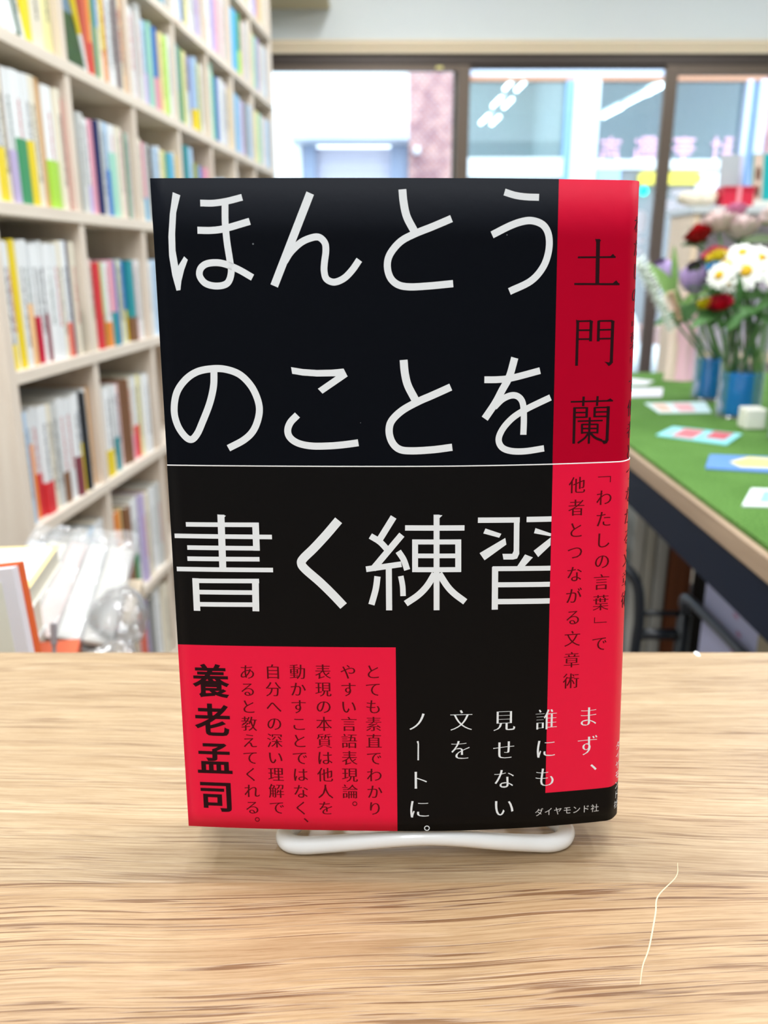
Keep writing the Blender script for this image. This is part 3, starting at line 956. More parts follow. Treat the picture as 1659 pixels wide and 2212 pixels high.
def book_mat(name, ink):
    """paper cover in the object's own colour; spines carry blurred upright rows of print"""
    m, nt, b = nt_of(name)
    L = nt.links.new
    oi = node(nt, 'ShaderNodeObjectInfo')
    b.inputs['Roughness'].default_value = 0.5
    b.inputs['Specular IOR Level'].default_value = 0.3
    if not ink:
        L(oi.outputs['Color'], b.inputs['Base Color'])
        return m
    tc = node(nt, 'ShaderNodeTexCoord')
    sx = node(nt, 'ShaderNodeSeparateXYZ')
    L(tc.outputs['Object'], sx.inputs[0])
    sn = node(nt, 'ShaderNodeSeparateXYZ')
    L(tc.outputs['Normal'], sn.inputs[0])

    def mt(op, a, c):
        n = node(nt, 'ShaderNodeMath', operation=op)
        for i, v in enumerate((a, c)):
            if isinstance(v, (int, float)):
                n.inputs[i].default_value = v
            else:
                L(v, n.inputs[i])
        return n.outputs[0]
    cb = node(nt, 'ShaderNodeCombineXYZ')
    L(mt('MULTIPLY', sx.outputs['X'], 420), cb.inputs[0])
    L(mt('MULTIPLY', sx.outputs['Z'], 260), cb.inputs[1])
    L(mt('MULTIPLY', oi.outputs['Random'], 97), cb.inputs[2])
    no = node(nt, 'ShaderNodeTexNoise')
    no.inputs['Scale'].default_value = 1
    no.inputs['Detail'].default_value = 1
    L(cb.outputs[0], no.inputs['Vector'])
    k = mt('GREATER_THAN', no.outputs['Fac'], 0.47)
    k = mt('MULTIPLY', k, mt('LESS_THAN', mt('ABSOLUTE', sx.outputs['X'], 0), 0.0042))
    k = mt('MULTIPLY', k, mt('LESS_THAN', sn.outputs['Y'], -0.5))
    # rows of print start and stop at a height of their own
    lo = mt('ADD', mt('MULTIPLY', oi.outputs['Random'], 0.03), 0.03)
    k = mt('MULTIPLY', k, mt('GREATER_THAN', sx.outputs['Z'], lo))
    k = mt('MULTIPLY', k, mt('LESS_THAN', sx.outputs['Z'], 0.155))
    k = mt('MULTIPLY', k, 0.85)
    rp = node(nt, 'ShaderNodeValToRGB')
    rp.color_ramp.interpolation = 'CONSTANT'
    els = rp.color_ramp.elements
    els[0].color = rgb(52, 54, 60)
    els[1].position = 0.62
    els[1].color = rgb(60, 84, 120)
    e = els.new(0.78)
    e.color = rgb(190, 60, 62)
    e = els.new(0.9)
    e.color = rgb(90, 110, 100)
    L(oi.outputs['Random'], rp.inputs['Fac'])
    mx = node(nt, 'ShaderNodeMix', data_type='RGBA')
    L(k, mx.inputs['Factor'])
    L(oi.outputs['Color'], mx.inputs['A'])
    L(rp.outputs['Color'], mx.inputs['B'])
    L(mx.outputs['Result'], b.inputs['Base Color'])
    return m


bm_ink = book_mat('book_cover_print', True)
bm_plain = book_mat('book_cover_plain', False)
pages_m = mat('book_pages', (238, 231, 214), 0.8, 0.2)


def shell(w, d, z0, z1, g):
    """U-shaped wrapper round a spine: width w, depth d, grown outward by g"""
    bm = BM()
    h = w / 2 + g
    k = min(0.0025, w * 0.2)
    prof = [(-h, d), (-h, k), (-h * 0.8, k * 0.3 - g), (-h * 0.4, -g), (h * 0.4, -g), (h * 0.8, k * 0.3 - g), (h, k), (h, d)]
    e = 0.0007 + g
    inn = [(-h + e, d), (-h + e, k + e), (h - e, k + e), (h - e, d)]
    poly = prof + inn[::-1]
    prism(bm, poly, z0, z1)
    return bm


def colour(o, c, jit=0.0):
    k = 1 + random.uniform(-jit, jit)
    r = rgb(*[min(250, x * k) for x in c])
    o.color = r


def shelf_book(w, h, d, base, band, frac, label, group, X, Y, Z, tilt=0.0):
    o = obj('book', shell(w, d, 0, h, 0.0), bm_ink if base in 'WCGypobu' else bm_plain)
    tag(o, label, 'book', group)
    colour(o, PAL[base][1], 0.03)
    p = obj('page_block', bx(-w / 2 + 0.0009, w / 2 - 0.0009, 0.004, d - 0.004, 0.002, h - 0.003), pages_m, o)
    if band:
        q = obj('cover_band', shell(w, 0.05, 0.0004, h * frac, 0.0005), bm_plain, o)
        q['label'] = PAL[band][0] + ' lower band'
        colour(q, PAL[band][1], 0.03)
    # place in the case's frame
    M = Matrix.Translation((-0.5700, 1.27, 0)) @ Matrix.Rotation(case_rot, 4, 'Z') @ Matrix.Translation((X, Y, Z)) @ Matrix.Rotation(tilt, 4, 'Y')
    o.matrix_world = M
    return o


ORD = ['first', 'second', 'third', 'fourth', 'fifth', 'sixth', 'seventh', 'eighth', 'ninth', 'tenth', 'eleventh', 'twelfth', 'thirteenth',
       'fourteenth', 'fifteenth', 'sixteenth', 'seventeenth', 'eighteenth', 'nineteenth', 'twentieth', 'twenty-first', 'twenty-second', 'twenty-third', 'twenty-fourth']
BAYN = ['nearest', 'second', 'third', 'fourth', 'fifth', 'sixth', 'farthest']


def fill(row, bay, spec, hgt, start=0.0, first=0):
    toks = spec.split()
    items = []
    for tk in toks:
        g_ = re.match(r'(\w)(\d+)(?:/(\w)(\d))?(?:\^(\d+))?(?:/(\w)(\d))?$', tk)
        items.append([g_[1], int(g_[2]) / 1000, g_[3] or g_[6], int(g_[4] or g_[7] or 0) / 10, int(g_[5]) / 100 if g_[5] else hgt, 0])
    x0, x1 = DIVX[bay] + (0.015 if bay == 0 else 0.011) + start, DIVX[bay + 1] - 0.011
    tot = sum(i[1] for i in items)
    room = (x1 - x0) - 0.0008 * len(items) - 0.002
    leans = any(i[5] for i in items)
    k = room / tot if not leans else 1.0
    z = SHZ[row] + T / 2 + 0.0003
    x = x0 + 0.001
    top = SHZ[row + 1] - T / 2 - 0.004 - z
    for i, (bc, w, bd, fr, hh, lean) in enumerate(items):
        w *= k
        hh = min(top, hh + random.uniform(-0.004, 0.004))
        d = random.uniform(0.128, 0.15) if hh < 0.2 else 0.17
        nm = PAL[bc][0]
        desc = '%s book' % nm if w < 0.0215 else '%s thick book' % nm
        if bd:
            desc += ' with %s band' % PAL[bd][0]
        label = '%s, %s from left in %s bay, %s shelf up' % (desc, ORD[i + first], BAYN[bay], ORD[row])
        if lean:
            a = radians(-lean)
            x += 0.0006
            shelf_book(w, hh, d, bc, bd, fr, label, 'books in the pine bookcase', x + w / 2 * cos(a) + 0.0, random.uniform(0.006, 0.016), z + w / 2 * abs(sin(a)) + 0.0005, a)
            x += w / cos(a)
        else:
            shelf_book(w, hh, d, bc, bd, fr, label, 'books in the pine bookcase', x + w / 2, random.uniform(0.006, 0.018), z)
            x += w + 0.0008


# fifth shelf row (row index 4): the row beside the top of the displayed book
fill(4, 0, 'C16 C14 W22/Y4 C10 n4 W20/u4 W28/v5 W18/Y5 C22 T24^20 W30/L4 C18 R10^18', 0.196)
fill(4, 1, 'W14/Y5 g6 G15 W12/u3 P14 N8 G13 b16/B5 W18/m7 C20 P9 v7 G15', 0.170)
fill(4, 2, 'C14 p10 P8/s3 G10 K3 W16 b12 W10 y14/l4 L14 s14/N4 C10 Y8', 0.166)
fill(4, 3, 'p12 P12 t20^20 b16^20 g8 l12 b14 B12 u14 P12 p10', 0.160)
fill(4, 4, 'b14 s12 W14 b14 W12 p10 g12 W14', 0.150)
fill(4, 5, 'W20^19 b16 W14 b12 u14 W14', 0.160)
fill(4, 6, 's20 b16 s12 W14 g12 b16', 0.165)
# sixth row
fill(5, 1, 'S10 g12/z4 O14/R3 m10/b5 l16 t14 B9/Y5 W8 Y24/O3 o8 W16 g9/z2 W16 G12 P8 R24^20 g12^20 C12 o16', 0.190, 0.100, 2)
fill(5, 2, 'W16 p12 G14 W16^20 b14/u4 m10 B12/P4 o14/O3 y12 L14 W10', 0.176)
fill(5, 3, 't12/v4 C12 v8 y14 N14/b5 u12 b12/Y3 L12 l14 W10', 0.176)
fill(5, 4, 'C14 p12 m14^20 v12 B14 W16 b12 G14 u12 y10', 0.176)
fill(5, 5, 's18 s14 b12 W12 u12 g12 b16', 0.170)
fill(5, 6, 's18 y12 m12 p12 W14 G14 b14', 0.165)
# seventh row
fill(6, 2, 'W12 p12 v8 W14 M10 B18 b14 W12 t16 b12', 0.185)
fill(6, 3, 'W34^20 W18 v10/B5 y12 W14 G14 u12 W12', 0.185)
fill(6, 4, 't14/O4 M9 W14 u12 P20 p14 g10 G12', 0.180)
fill(6, 5, 'm12 s26 v12/L4 y12 p14 G12', 0.176)
fill(6, 6, 'y16 m12 u10 C14 W12 b12', 0.170)
# eighth row
fill(7, 4, 'W14 p12 C12 b14 W16 y12 G14', 0.18)
fill(7, 5, 'R16 p12 W14 G12 b12 o12', 0.18)
fill(7, 6, 'm16 W10 u12 o14 C12 g10', 0.18)
# fourth row
fill(3, 0, 'W12 W14/Y2 W10 Y9 W12 W12/o5 W16/S4 W10/r4 W14 W10/M4 W16 W18 C12 W14/S3 N10 C12 W18/V4', 0.195)
fill(3, 1, 'l12/L5 p8 R14 L10/l4 W12/O3 P14/t4 B7 y12 b10 B14/Y4 t13/n3 K6 p10 W14', 0.165)
fill(3, 2, 'W16 b14 G14 P12 W16 y14 C14', 0.165)
# third row
fill(2, 0, 'b22 W14/O7 W10/R4 W20/R3 C12 G16 W16/n3 W16 W14/M4 W12/Y5 K14 W14 T10', 0.185)
fill(2, 1, 'C10 W14/Y3 G8 W12/t4 p12 n10 n8 C14/P3 W12/R4 y8 W16 G10', 0.178)
# second row and floor row, nearest the hidden corner
fill(1, 0, 'W20 G18 M12 C18 W20 b16 W22', 0.21)
fill(1, 1, 'R9 O14/R3 y10 n12 W14/v4 W12 u10 C12 M9 W14 G12', 0.20)
fill(0, 1, 'B10 L14 p12 S8 u14 g10 W16 C14', 0.19)

# nearest bay, sixth row: leaning books and two standing wide ones
z5 = SHZ[5] + T / 2 + 0.0008
GRP = 'books in the pine bookcase'
for i, (bc, w, X, hh, bd, desc) in enumerate([('W', 0.024, 0.092, 0.17, None, 'leaning white book, leftmost of five leaning together'),
                                        ('W', 0.024, 0.118, 0.185, None, 'leaning white thick book, second of five leaning together'),
                                        ('W', 0.026, 0.145, 0.19, 'n', 'leaning white thick book with brown mark, third of five leaning'),
                                        ('V', 0.007, 0.173, 0.192, None, 'thin dark green book leaning between white books'),
                                        ('W', 0.012, 0.181, 0.19, None, 'leaning white book touching the thin dark green book')]):
    a = radians(-17)
    shelf_book(w, hh, 0.14, bc, None, 0, desc + ', nearest bay, sixth shelf up', GRP, X + w / 2, 0.010, z5 + w / 2 * abs(sin(a)) + 0.0006, a)
shelf_book(0.026, 0.185, 0.05, 'Y', None, 0, 'yellow and dark red book standing beside the leaning white books', GRP, 0.2095, 0.012, z5)
for ob in list(COL.objects):
    if ob.get('label') == 'yellow and dark red book standing beside the leaning white books':
        q = obj('cover_panel', bx(-0.0132, 0.0132, -0.001, 0.0, 0.10, 0.184), bm_plain, ob)
        q['label'] = 'dark red upper panel'
        colour(q, (150, 40, 40))
shelf_book(0.046, 0.200, 0.15, 'C', None, 0, 'wide cream case standing next to an upright, nearest bay, sixth shelf up', GRP, 0.2475, 0.014, z5)
shelf_book(0.032, 0.200, 0.15, 'y', None, 0, 'pale yellow thick book against the first upright, nearest bay, sixth shelf', GRP, 0.2875, 0.014, z5)

# landscape picture book turned to show its cover, with a yellow book leaning on it
M0 = Matrix.Translation((-0.5700, 1.27, 0)) @ Matrix.Rotation(case_rot, 4, 'Z')
o = obj('book', bx(-0.036, 0.036, 0, 0.012, 0, 0.198, 0.0008), mat('landscape_cover_base', (228, 230, 230), 0.5, 0.3))
tag(o, 'picture book showing a blue and green landscape cover, second bay, sixth shelf up', 'book', GRP)
obj('sky_picture', bx(-0.0358, 0.0358, -0.0006, 0.0, 0.085, 0.196), mat('grey_blue_sky', (126, 152, 176), 0.5, 0.3, vary=0.35, vscale=14), o)
obj('meadow_picture', bx(-0.0358, 0.0358, -0.0006, 0.0, 0.003, 0.085), mat('meadow_green', (70, 104, 58), 0.6, 0.3, vary=0.7, vscale=60), o)
o.matrix_world = M0 @ Matrix.Translation((DIVX[1] + 0.050, 0.005, z5)) @ Matrix.Rotation(radians(-4), 4, 'X')
a = radians(-15)
shelf_book(0.008, 0.196, 0.024, 'Y', 'W', 0.3, 'thin yellow book leaning in front of the landscape cover, second bay', GRP, DIVX[1] + 0.0945, 0.004, z5 + 0.004 * abs(sin(a)) + 0.0004, a)

# ------------------------------------------------------------------ low display table behind the counter, left
pale_wood = wood_mat('pale_table_wood', (206, 186, 160), (222, 206, 184), 'X', 30, rough=0.5)
t = thing('low_table', 'low pale table behind the counter holding bagged picture books', 'table', (-0.60, 0.66, 0), (0, 0, radians(9)))
obj('table_top', bx(-0.36, 0.35, -0.19, 0.20, 0.595, 0.62, 0.002), pale_wood, t)
for sx in (-0.33, 0.32):
    for sy in (-0.16, 0.17):
        obj('leg', bx(sx - 0.02, sx + 0.02, sy - 0.02, sy + 0.02, 0, 0.595), pale_wood, t)
ZT = 0.6205
# narrow ledge against the counter's back that carries the orange-edged book
t = thing('ledge', 'narrow pale ledge just behind the counter', 'ledge', (-0.30, 0.405, 0))
obj('ledge_board', bx(-0.2, 0.2, -0.038, 0.05, 0.60, 0.62, 0.001), pale_wood, t)
for sx in (-0.17, 0.17):
    obj('bracket', bx(sx - 0.01, sx + 0.01, -0.03, 0.04, 0, 0.60), pale_wood, t)

orange = mat('orange_cover', (222, 100, 50), 0.45, 0.35)
t = thing('book', 'white faced book with bright orange edge at the left behind the counter', 'book', (-0.2425, 0.418, 0.6205), (radians(-8), radians(-8.0), radians(-4)))
obj('cover', bx(-0.068, 0.0600, 0.000, 0.004, 0, 0.1895, 0.0005), orange, t)
obj('page_block', bx(-0.066, 0.0580, -0.006, 0.0, 0.002, 0.1875), mat('lavender_white_card', (226, 224, 232), 0.5, 0.3), t)
obj('front_panel', bx(-0.066, 0.050, -0.0068, -0.0061, 0.0, 0.180), mat('ivory_card', (222, 222, 210), 0.5, 0.3), t)


def flat_book(name, label, cat, c, ang, w, d, z, th, mcover, medge, group=None, border=None, tiltx=0.0):
    t = thing(name, label, cat, (c[0], c[1], z), (tiltx, 0, ang), group)
    obj('cover', bx(-w / 2, w / 2, -d / 2, d / 2, th - 0.001, th, 0.0), mcover, t)
    obj('page_block', bx(-w / 2 + 0.002, w / 2 - 0.002, -d / 2 + 0.002, d / 2 - 0.002, 0.001, th - 0.001), pages_m, t)
    obj('back_cover', bx(-w / 2, w / 2, -d / 2, d / 2, 0, 0.001), medge, t)
    if border:
        bm = BM()
        b = 0.005
        for q in ((-w / 2, w / 2, -d / 2, -d / 2 + b), (-w / 2, w / 2, d / 2 - b, d / 2), (-w / 2, -w / 2 + b, -d / 2 + b, d / 2 - b), (w / 2 - b, w / 2, -d / 2 + b, d / 2 - b)):
            box(bm, q[0], q[1], q[2], q[3], th, th + 0.0004)
        obj('cover_border', bm, border, t)
    return t


ivory = mat('ivory_cover', (240, 238, 230), 0.45, 0.35)
white_c = mat('white_cover', (240, 243, 246), 0.4, 0.4)
yellow_b = mat('yellow_border', (238, 216, 150), 0.5, 0.3)
# a stack of large books, the topmost white with a yellow border
stk = [('grey white picture book at the bottom of the stack behind the orange-edged book', ivory, 0.030), ('pale picture book in the middle of the stack behind the orange-edged book', white_c, 0.034),
       ('cream picture book under the yellow-bordered one', ivory, 0.032)]
z = ZT
for lab, mm, th in stk:
    flat_book('picture_book', lab, 'book', (-0.405, 0.615), radians(8), 0.20, 0.165, z, th, mm, mm, 'stacked picture books')
    z += th + 0.0004
tb = flat_book('picture_book', 'white picture book with yellow border and red marks, topmost of its stack', 'book', (-0.378, 0.605), radians(8.5), 0.20, 0.16, z, 0.018, white_c, ivory, 'stacked picture books', yellow_b)
bm = BM()
rm = mat('red_print', (226, 90, 80), 0.5, 0.3)
for cx in (0.05, -0.03):
    for k in range(5):
        a = k * 1.25
        prism(bm, [(cx + 0.018 * cos(a) * 1.0, 0.045 + 0.008 * sin(a)), (cx + 0.004 * cos(a + 1.6), 0.045 + 0.004 * sin(a + 1.6)), (cx + 0.004 * cos(a - 1.6), 0.045 + 0.004 * sin(a - 1.6))], 0.0184, 0.0187)
obj('red_marks', bm, rm, tb)

# clear sleeves with booklets, fanned behind the stack
sleeve_m = clear_mat('clear_sleeve', (250, 250, 250), gloss=0.06, rough=0.14, cloud=0.16, crinkle=0.35)
fan = [((-0.388, 0.815), 9, 0.0, (216, 220, 226), 'grey booklet in a clear sleeve, leftmost of the fanned sleeves'),
       ((-0.362, 0.812), 10, 0.0, (238, 234, 222), 'cream booklet in a clear sleeve, second of the fanned sleeves'),
       ((-0.336, 0.808), 10, 0.0, (232, 212, 208), 'pale pink booklet in a clear sleeve, middle of the fanned sleeves'),
       ((-0.310, 0.802), 11, 0.0, (236, 236, 234), 'white booklet in a clear sleeve, fourth of the fanned sleeves'),
       ((-0.284, 0.795), 12, 0.0, (214, 210, 204), 'grey beige booklet in a clear sleeve, rightmost of the fanned sleeves')]
for i, (c, a, z, colr, lab) in enumerate(fan):
    t = thing('sleeved_booklet', lab, 'booklet', (c[0], c[1], ZT + 0.030), (radians(8), radians(16), radians(a)), 'booklets in clear sleeves')
    obj('booklet', bx(-0.0125, 0.0125, -0.10, 0.095, 0, 0.004), mat('booklet_%d' % i, colr, 0.5, 0.3, vary=0.1, vscale=18), t)
    bm = BM()
    nx, ny = 10, 24
    random.seed(20 + i)
    ph = random.random() * 6
    G = []
    for sgn in (0, 1):
        row = []
        for jj in range(ny + 1):
            for ii in range(nx + 1):
                x = -0.0165 + 0.033 * ii / nx
                y = -0.105 + 0.235 * jj / ny
                puff = sin(pi * ii / nx) * (0.002 + 0.003 * sin(y * 40 + ph)) + 0.0012 * sin(x * 130 + y * 70 + ph)
                edge = 0 if ii in (0, nx) else 1
                zz = 0.0025 + (1 if sgn else -1) * (0.0045 + abs(puff)) * edge
                row.append(bm.verts.new((x, y, zz)))
        G.append(row)
    for g_ in G:
        for jj in range(ny):
            for ii in range(nx):
                k = jj * (nx + 1) + ii
                bm.faces.new((g_[k], g_[k + 1], g_[k + nx + 2], g_[k + nx + 1]))
    obj('clear_sleeve', bm, sleeve_m, t, smooth=True)


def crumple(name, label, c, size, seed, cat='bag', group=None):
    random.seed(seed)
    bm = BM()
    bmesh.ops.create_icosphere(bm, subdivisions=4, radius=1)
    ph = [random.uniform(0, 6.3) for _ in range(9)]
    dirs = [Vector((random.uniform(-1, 1), random.uniform(-1, 1), random.uniform(-0.3, 1))).normalized() for _ in range(14)]
    for v in bm.verts:
        n_ = v.co.normalized()
        k = 0.0
        for j, d in enumerate(dirs):
            k += 0.5 * max(0, n_.dot(d) - 0.55) * (1.2 if j % 2 else -0.8)
        k += 0.07 * abs(sin(n_.x * 9 + ph[0]) * sin(n_.y * 8 + ph[1])) + 0.06 * abs(sin(n_.z * 11 + n_.x * 5 + ph[2])) + 0.04 * abs(sin(n_.y * 17 + n_.z * 6 + ph[3]))
        v.co = n_ * (0.85 + k)
        v.co.x *= size[0]
        v.co.y *= size[1]
        v.co.z *= size[2]
    lo_ = min(v.co.z for v in bm.verts)
    for v in bm.verts:
        v.co.z -= lo_
    o = obj(name, bm, clear_mat('crumpled_clear_film', (250, 251, 252), gloss=0.12, rough=0.06, cloud=0.10, crinkle=1.0), None, smooth=True, loc=c)
    return tag(o, label, cat, group)


crumple('plastic_bag', 'crumpled clear plastic bag, taller one nearer the black book', (-0.258, 0.755, ZT + 0.001), (0.026, 0.040, 0.026), 4, group='crumpled clear bags')
crumple('plastic_bag', 'crumpled clear plastic bag lower one beside the orange box', (-0.243, 0.668, ZT + 0.001), (0.022, 0.022, 0.016), 9, group='crumpled clear bags')
t = thing('box', 'orange red box under the clear sleeves', 'box', (-0.318, 0.655, ZT), (0, 0, radians(12)))
obj('body', bx(-0.045, 0.045, -0.035, 0.035, 0.012, 0.024, 0.001), mat('orange_red_card', (216, 104, 70), 0.5, 0.3), t)
obj('base', bx(-0.05, 0.06, -0.04, 0.04, 0.0, 0.012, 0.002), mat('grey_brown_felt', (150, 136, 120), 0.9, 0.1, vary=0.4, vscale=300), t)
t = thing('stand', 'small brown wooden stand beside the orange-edged book', 'stand', (-0.345, 0.69, ZT))
obj('block', bx(-0.018, 0.018, -0.02, 0.02, 0, 0.026, 0.001), mat('brown_wood_block', (112, 84, 50), 0.5, 0.3), t)
obj('peach_card', bx(0.019, 0.034, -0.02, -0.018, 0, 0.036), mat('peach_card', (232, 196, 168), 0.6, 0.3), t)
bm = BM()
tube(bm, [(-0.252, 0.560, 0.6215), (-0.252, 0.565, 0.666), (-0.2515, 0.572, 0.700)], 0.0016, 8)
tube(bm, [(-0.2515, 0.572, 0.700), (-0.2513, 0.575, 0.716)], 0.0026, 8)
o = obj('price_card_rod', bm, mat('grey_rod', (150, 150, 156), 0.25, 0.5))
tag(o, 'thin grey rod rising in front of the orange box', 'rod')

# ------------------------------------------------------------------ display table with green turf, right
TZ_ = 0.70
TX0, TX1, TY0, TY1 = 0.386, 1.30, 0.50, 2.20
t = thing('display_table', 'long display table with artificial turf top and dark apron on the right', 'table', (0.84, 1.35, 0))


def turf_mat(name):
    m, nt, b = nt_of(name)
    L = nt.links.new
    tc = node(nt, 'ShaderNodeTexCoord')
    n1 = node(nt, 'ShaderNodeTexNoise')
    n1.inputs['Scale'].default_value = 420
    n1.inputs['Detail'].default_value = 3
    n2 = node(nt, 'ShaderNodeTexNoise')
    n2.inputs['Scale'].default_value = 9
    L(tc.outputs['Object'], n1.inputs['Vector'])
    L(tc.outputs['Object'], n2.inputs['Vector'])
    rp = node(nt, 'ShaderNodeValToRGB')
    rp.color_ramp.elements[0].position = 0.3
    rp.color_ramp.elements[0].color = rgb(48, 92, 36)
    rp.color_ramp.elements[1].position = 0.7
    rp.color_ramp.elements[1].color = rgb(122, 166, 84)
    L(n1.outputs['Fac'], rp.inputs['Fac'])
    r2 = node(nt, 'ShaderNodeValToRGB')
    r2.color_ramp.elements[0].position = 0.35
    r2.color_ramp.elements[0].color = (0.78, 0.82, 0.74, 1)
    r2.color_ramp.elements[1].position = 0.65
    r2.color_ramp.elements[1].color = (1, 1, 1, 1)
    L(n2.outputs['Fac'], r2.inputs['Fac'])
    mx = node(nt, 'ShaderNodeMix', data_type='RGBA', blend_type='MULTIPLY')
    mx.inputs['Factor'].default_value = 1
    L(rp.outputs['Color'], mx.inputs['A'])
    L(r2.outputs['Color'], mx.inputs['B'])
    L(mx.outputs['Result'], b.inputs['Base Color'])
    b.inputs['Roughness'].default_value = 0.9
    b.inputs['Specular IOR Level'].default_value = 0.15
    bp = node(nt, 'ShaderNodeBump')
    bp.inputs['Strength'].default_value = 0.8
    bp.inputs['Distance'].default_value = 0.004
    L(n1.outputs['Fac'], bp.inputs['Height'])
    L(bp.outputs['Normal'], b.inputs['Normal'])
    return m


lx0, lx1, ly0, ly1 = TX0 - 0.84, TX1 - 0.84, TY0 - 1.35, TY1 - 1.35
top_wood = wood_mat('taupe_table_wood', (150, 126, 104), (178, 154, 130), 'Y', 40, rough=0.5)
apron_m = mat('dark_navy_steel', (14, 25, 44), 0.55, 0.15)
obj('table_top', bx(lx0, lx1, ly0, ly1, 0.668, 0.694, 0.002), top_wood, t)
turf = obj('turf_cover', bx(lx0 + 0.008, lx1 - 0.008, ly0, ly1, 0.6942, TZ_), turf_mat('green_turf'), t)
bm = BM()
box(bm, lx0 + 0.002, lx0 + 0.03, ly0, ly1, 0.610, 0.668)
box(bm, lx1 - 0.03, lx1 - 0.002, ly0, ly1, 0.610, 0.668)
box(bm, lx0 + 0.03, lx1 - 0.03, ly0, ly0 + 0.03, 0.610, 0.668)
box(bm, lx0 + 0.03, lx1 - 0.03, ly1 - 0.03, ly1, 0.610, 0.668)
obj('apron', bm, apron_m, t)
for sx in (lx0 + 0.035, lx1 - 0.035):
    for sy in (ly0 + 0.035, ly1 - 0.035):
        obj('leg', bx(sx - 0.03, sx + 0.03, sy - 0.03, sy + 0.03, 0, 0.61), apron_m, t)

# cards lying on the turf


def card(label, quad, cols, group='cards on the turf', th=0.002):
    """flat printed card: quad = four corners, cols = colours of equal stripes across it, first to last edge"""
    cx = sum(q[0] for q in quad) / 4
    cy = sum(q[1] for q in quad) / 4
    o = None
    bm = BM()
    prism(bm, [(x - cx, y - cy) for x, y in quad], 0, th)
    base = obj('card', bm, mat('card_%d_%d_%d' % cols[0], cols[0], 0.35, 0.4), None, loc=(cx, cy, TZ_ + 0.0004))
    tag(base, label, 'card', group)
    if len(cols) > 1:
        for patch, c in cols[1]:
            bm = BM()

            def P(u, v):
                a = [quad[0][k] + (quad[1][k] - quad[0][k]) * u for k in (0, 1)]
                b = [quad[3][k] + (quad[2][k] - quad[3][k]) * u for k in (0, 1)]
                return (a[0] + (b[0] - a[0]) * v - cx, a[1] + (b[1] - a[1]) * v - cy)
            prism(bm, [P(u, v) for u, v in patch], th, th + 0.0002)
            obj('printed_patch', bm, mat('patch_%d_%d_%d' % c, c, 0.4, 0.4), base)
    return base


R4 = lambda u0, u1, v0, v1: [(u0, v0), (u1, v0), (u1, v1), (u0, v1)]
card('white and pale blue card with pink patches in front of the leftmost vase', [(0.529, 1.573), (0.632, 1.578), (0.667, 1.704), (0.536, 1.687)],
     [(212, 236, 238), [(R4(0.08, 0.3, 0.15, 0.85), (240, 190, 170)), (R4(0.42, 0.72, 0.1, 0.85), (228, 170, 176))]])
card('aqua card with two coral red patches on the turf', [(0.456, 1.36), (0.544, 1.283), (0.604, 1.368), (0.509, 1.433)],
     [(150, 224, 232), [(R4(0.2, 0.5, 0.1, 0.9), (222, 120, 128)), (R4(0.62, 0.9, 0.3, 0.95), (206, 100, 108))]])
card('blue card with a yellow patch on the turf', [(0.452, 1.127), (0.535, 1.104), (0.60, 1.19), (0.49, 1.211)],
     [(104, 148, 218), [([(0.3, 0.5), (0.5, 0.2), (0.95, 0.25), (0.95, 0.85), (0.5, 0.9)], (240, 224, 130))]])
card('white card with teal drawing, nearest card on the turf', [(0.425, 0.939), (0.512, 0.930), (0.55, 1.005), (0.47, 1.018)],
     [(232, 240, 242), [(R4(0.2, 0.85, 0.2, 0.85), (138, 210, 204))]])
card('pale lavender card near the black book edge on the turf', [(0.50, 1.77), (0.600, 1.775), (0.643, 1.90), (0.52, 1.90)], [(232, 228, 240)])
card('white card at the far end of the turf beside the pink bouquet', [(0.52, 1.96), (0.62, 1.955), (0.66, 2.02), (0.56, 2.13)], [(236, 236, 242)])
o = obj('box', bx(-0.018, 0.018, -0.018, 0.018, 0, 0.036, 0.003), mat('ivory_box', (240, 238, 226), 0.5, 0.3), None, loc=(0.645, 1.43, TZ_ + 0.0004))
tag(o, 'small ivory white cube in front of the blue vase bottoms', 'box')

# ---- vases
vase_glass = clear_mat('vase_glass', (252, 254, 254), gloss=0.02, rough=0.02)
blue_m = mat('blue_filling', (6, 150, 255), 0.35, 0.3)


def vase(cx, cy, r, h, hb, label):
    t = thing('vase', label, 'vase', (cx, cy, TZ_ + 0.0005), group='glass vases in a row')
    bm = BM()
    lathe(bm, [(r - 0.003, 0.0), (r, 0.002), (r, h - 0.002), (r - 0.001, h), (r - 0.003, h - 0.002), (r - 0.003, 0.004)], 40, cap_lo=True)
    obj('glass_cylinder', bm, vase_glass, t, smooth=True)
    bm = BM()
    lathe(bm, [(r - 0.0085, 0.0045), (r - 0.0042, 0.008), (r - 0.0042, hb - 0.003), (r - 0.007, hb)], 40, cap_lo=True, cap_hi=True)
    obj('blue_filling', bm, blue_m, t, smooth=False)
    return t


VS = [(0.692, 1.755, 0.036, 0.225, 0.084), (0.668, 1.545, 0.040, 0.225, 0.083), (0.672, 1.325, 0.041, 0.225, 0.083)]
vase(*VS[0], 'glass cylinder vase with blue bottom holding purple tulips, farthest of three')
vase(*VS[1], 'glass cylinder vase with blue bottom holding daisies, middle of three')
vase(*VS[2], 'glass cylinder vase with blue bottom cut by the picture edge, nearest of three')

# ---- flowers
leaf_m = mat('leaf_green', (98, 146, 86), 0.6, 0.3, vary=0.25, vscale=30)
leaf_l = mat('leaf_light_green', (142, 184, 104), 0.6, 0.3, vary=0.2, vscale=30)
stem_m = mat('stem_green', (104, 140, 88), 0.6, 0.3)


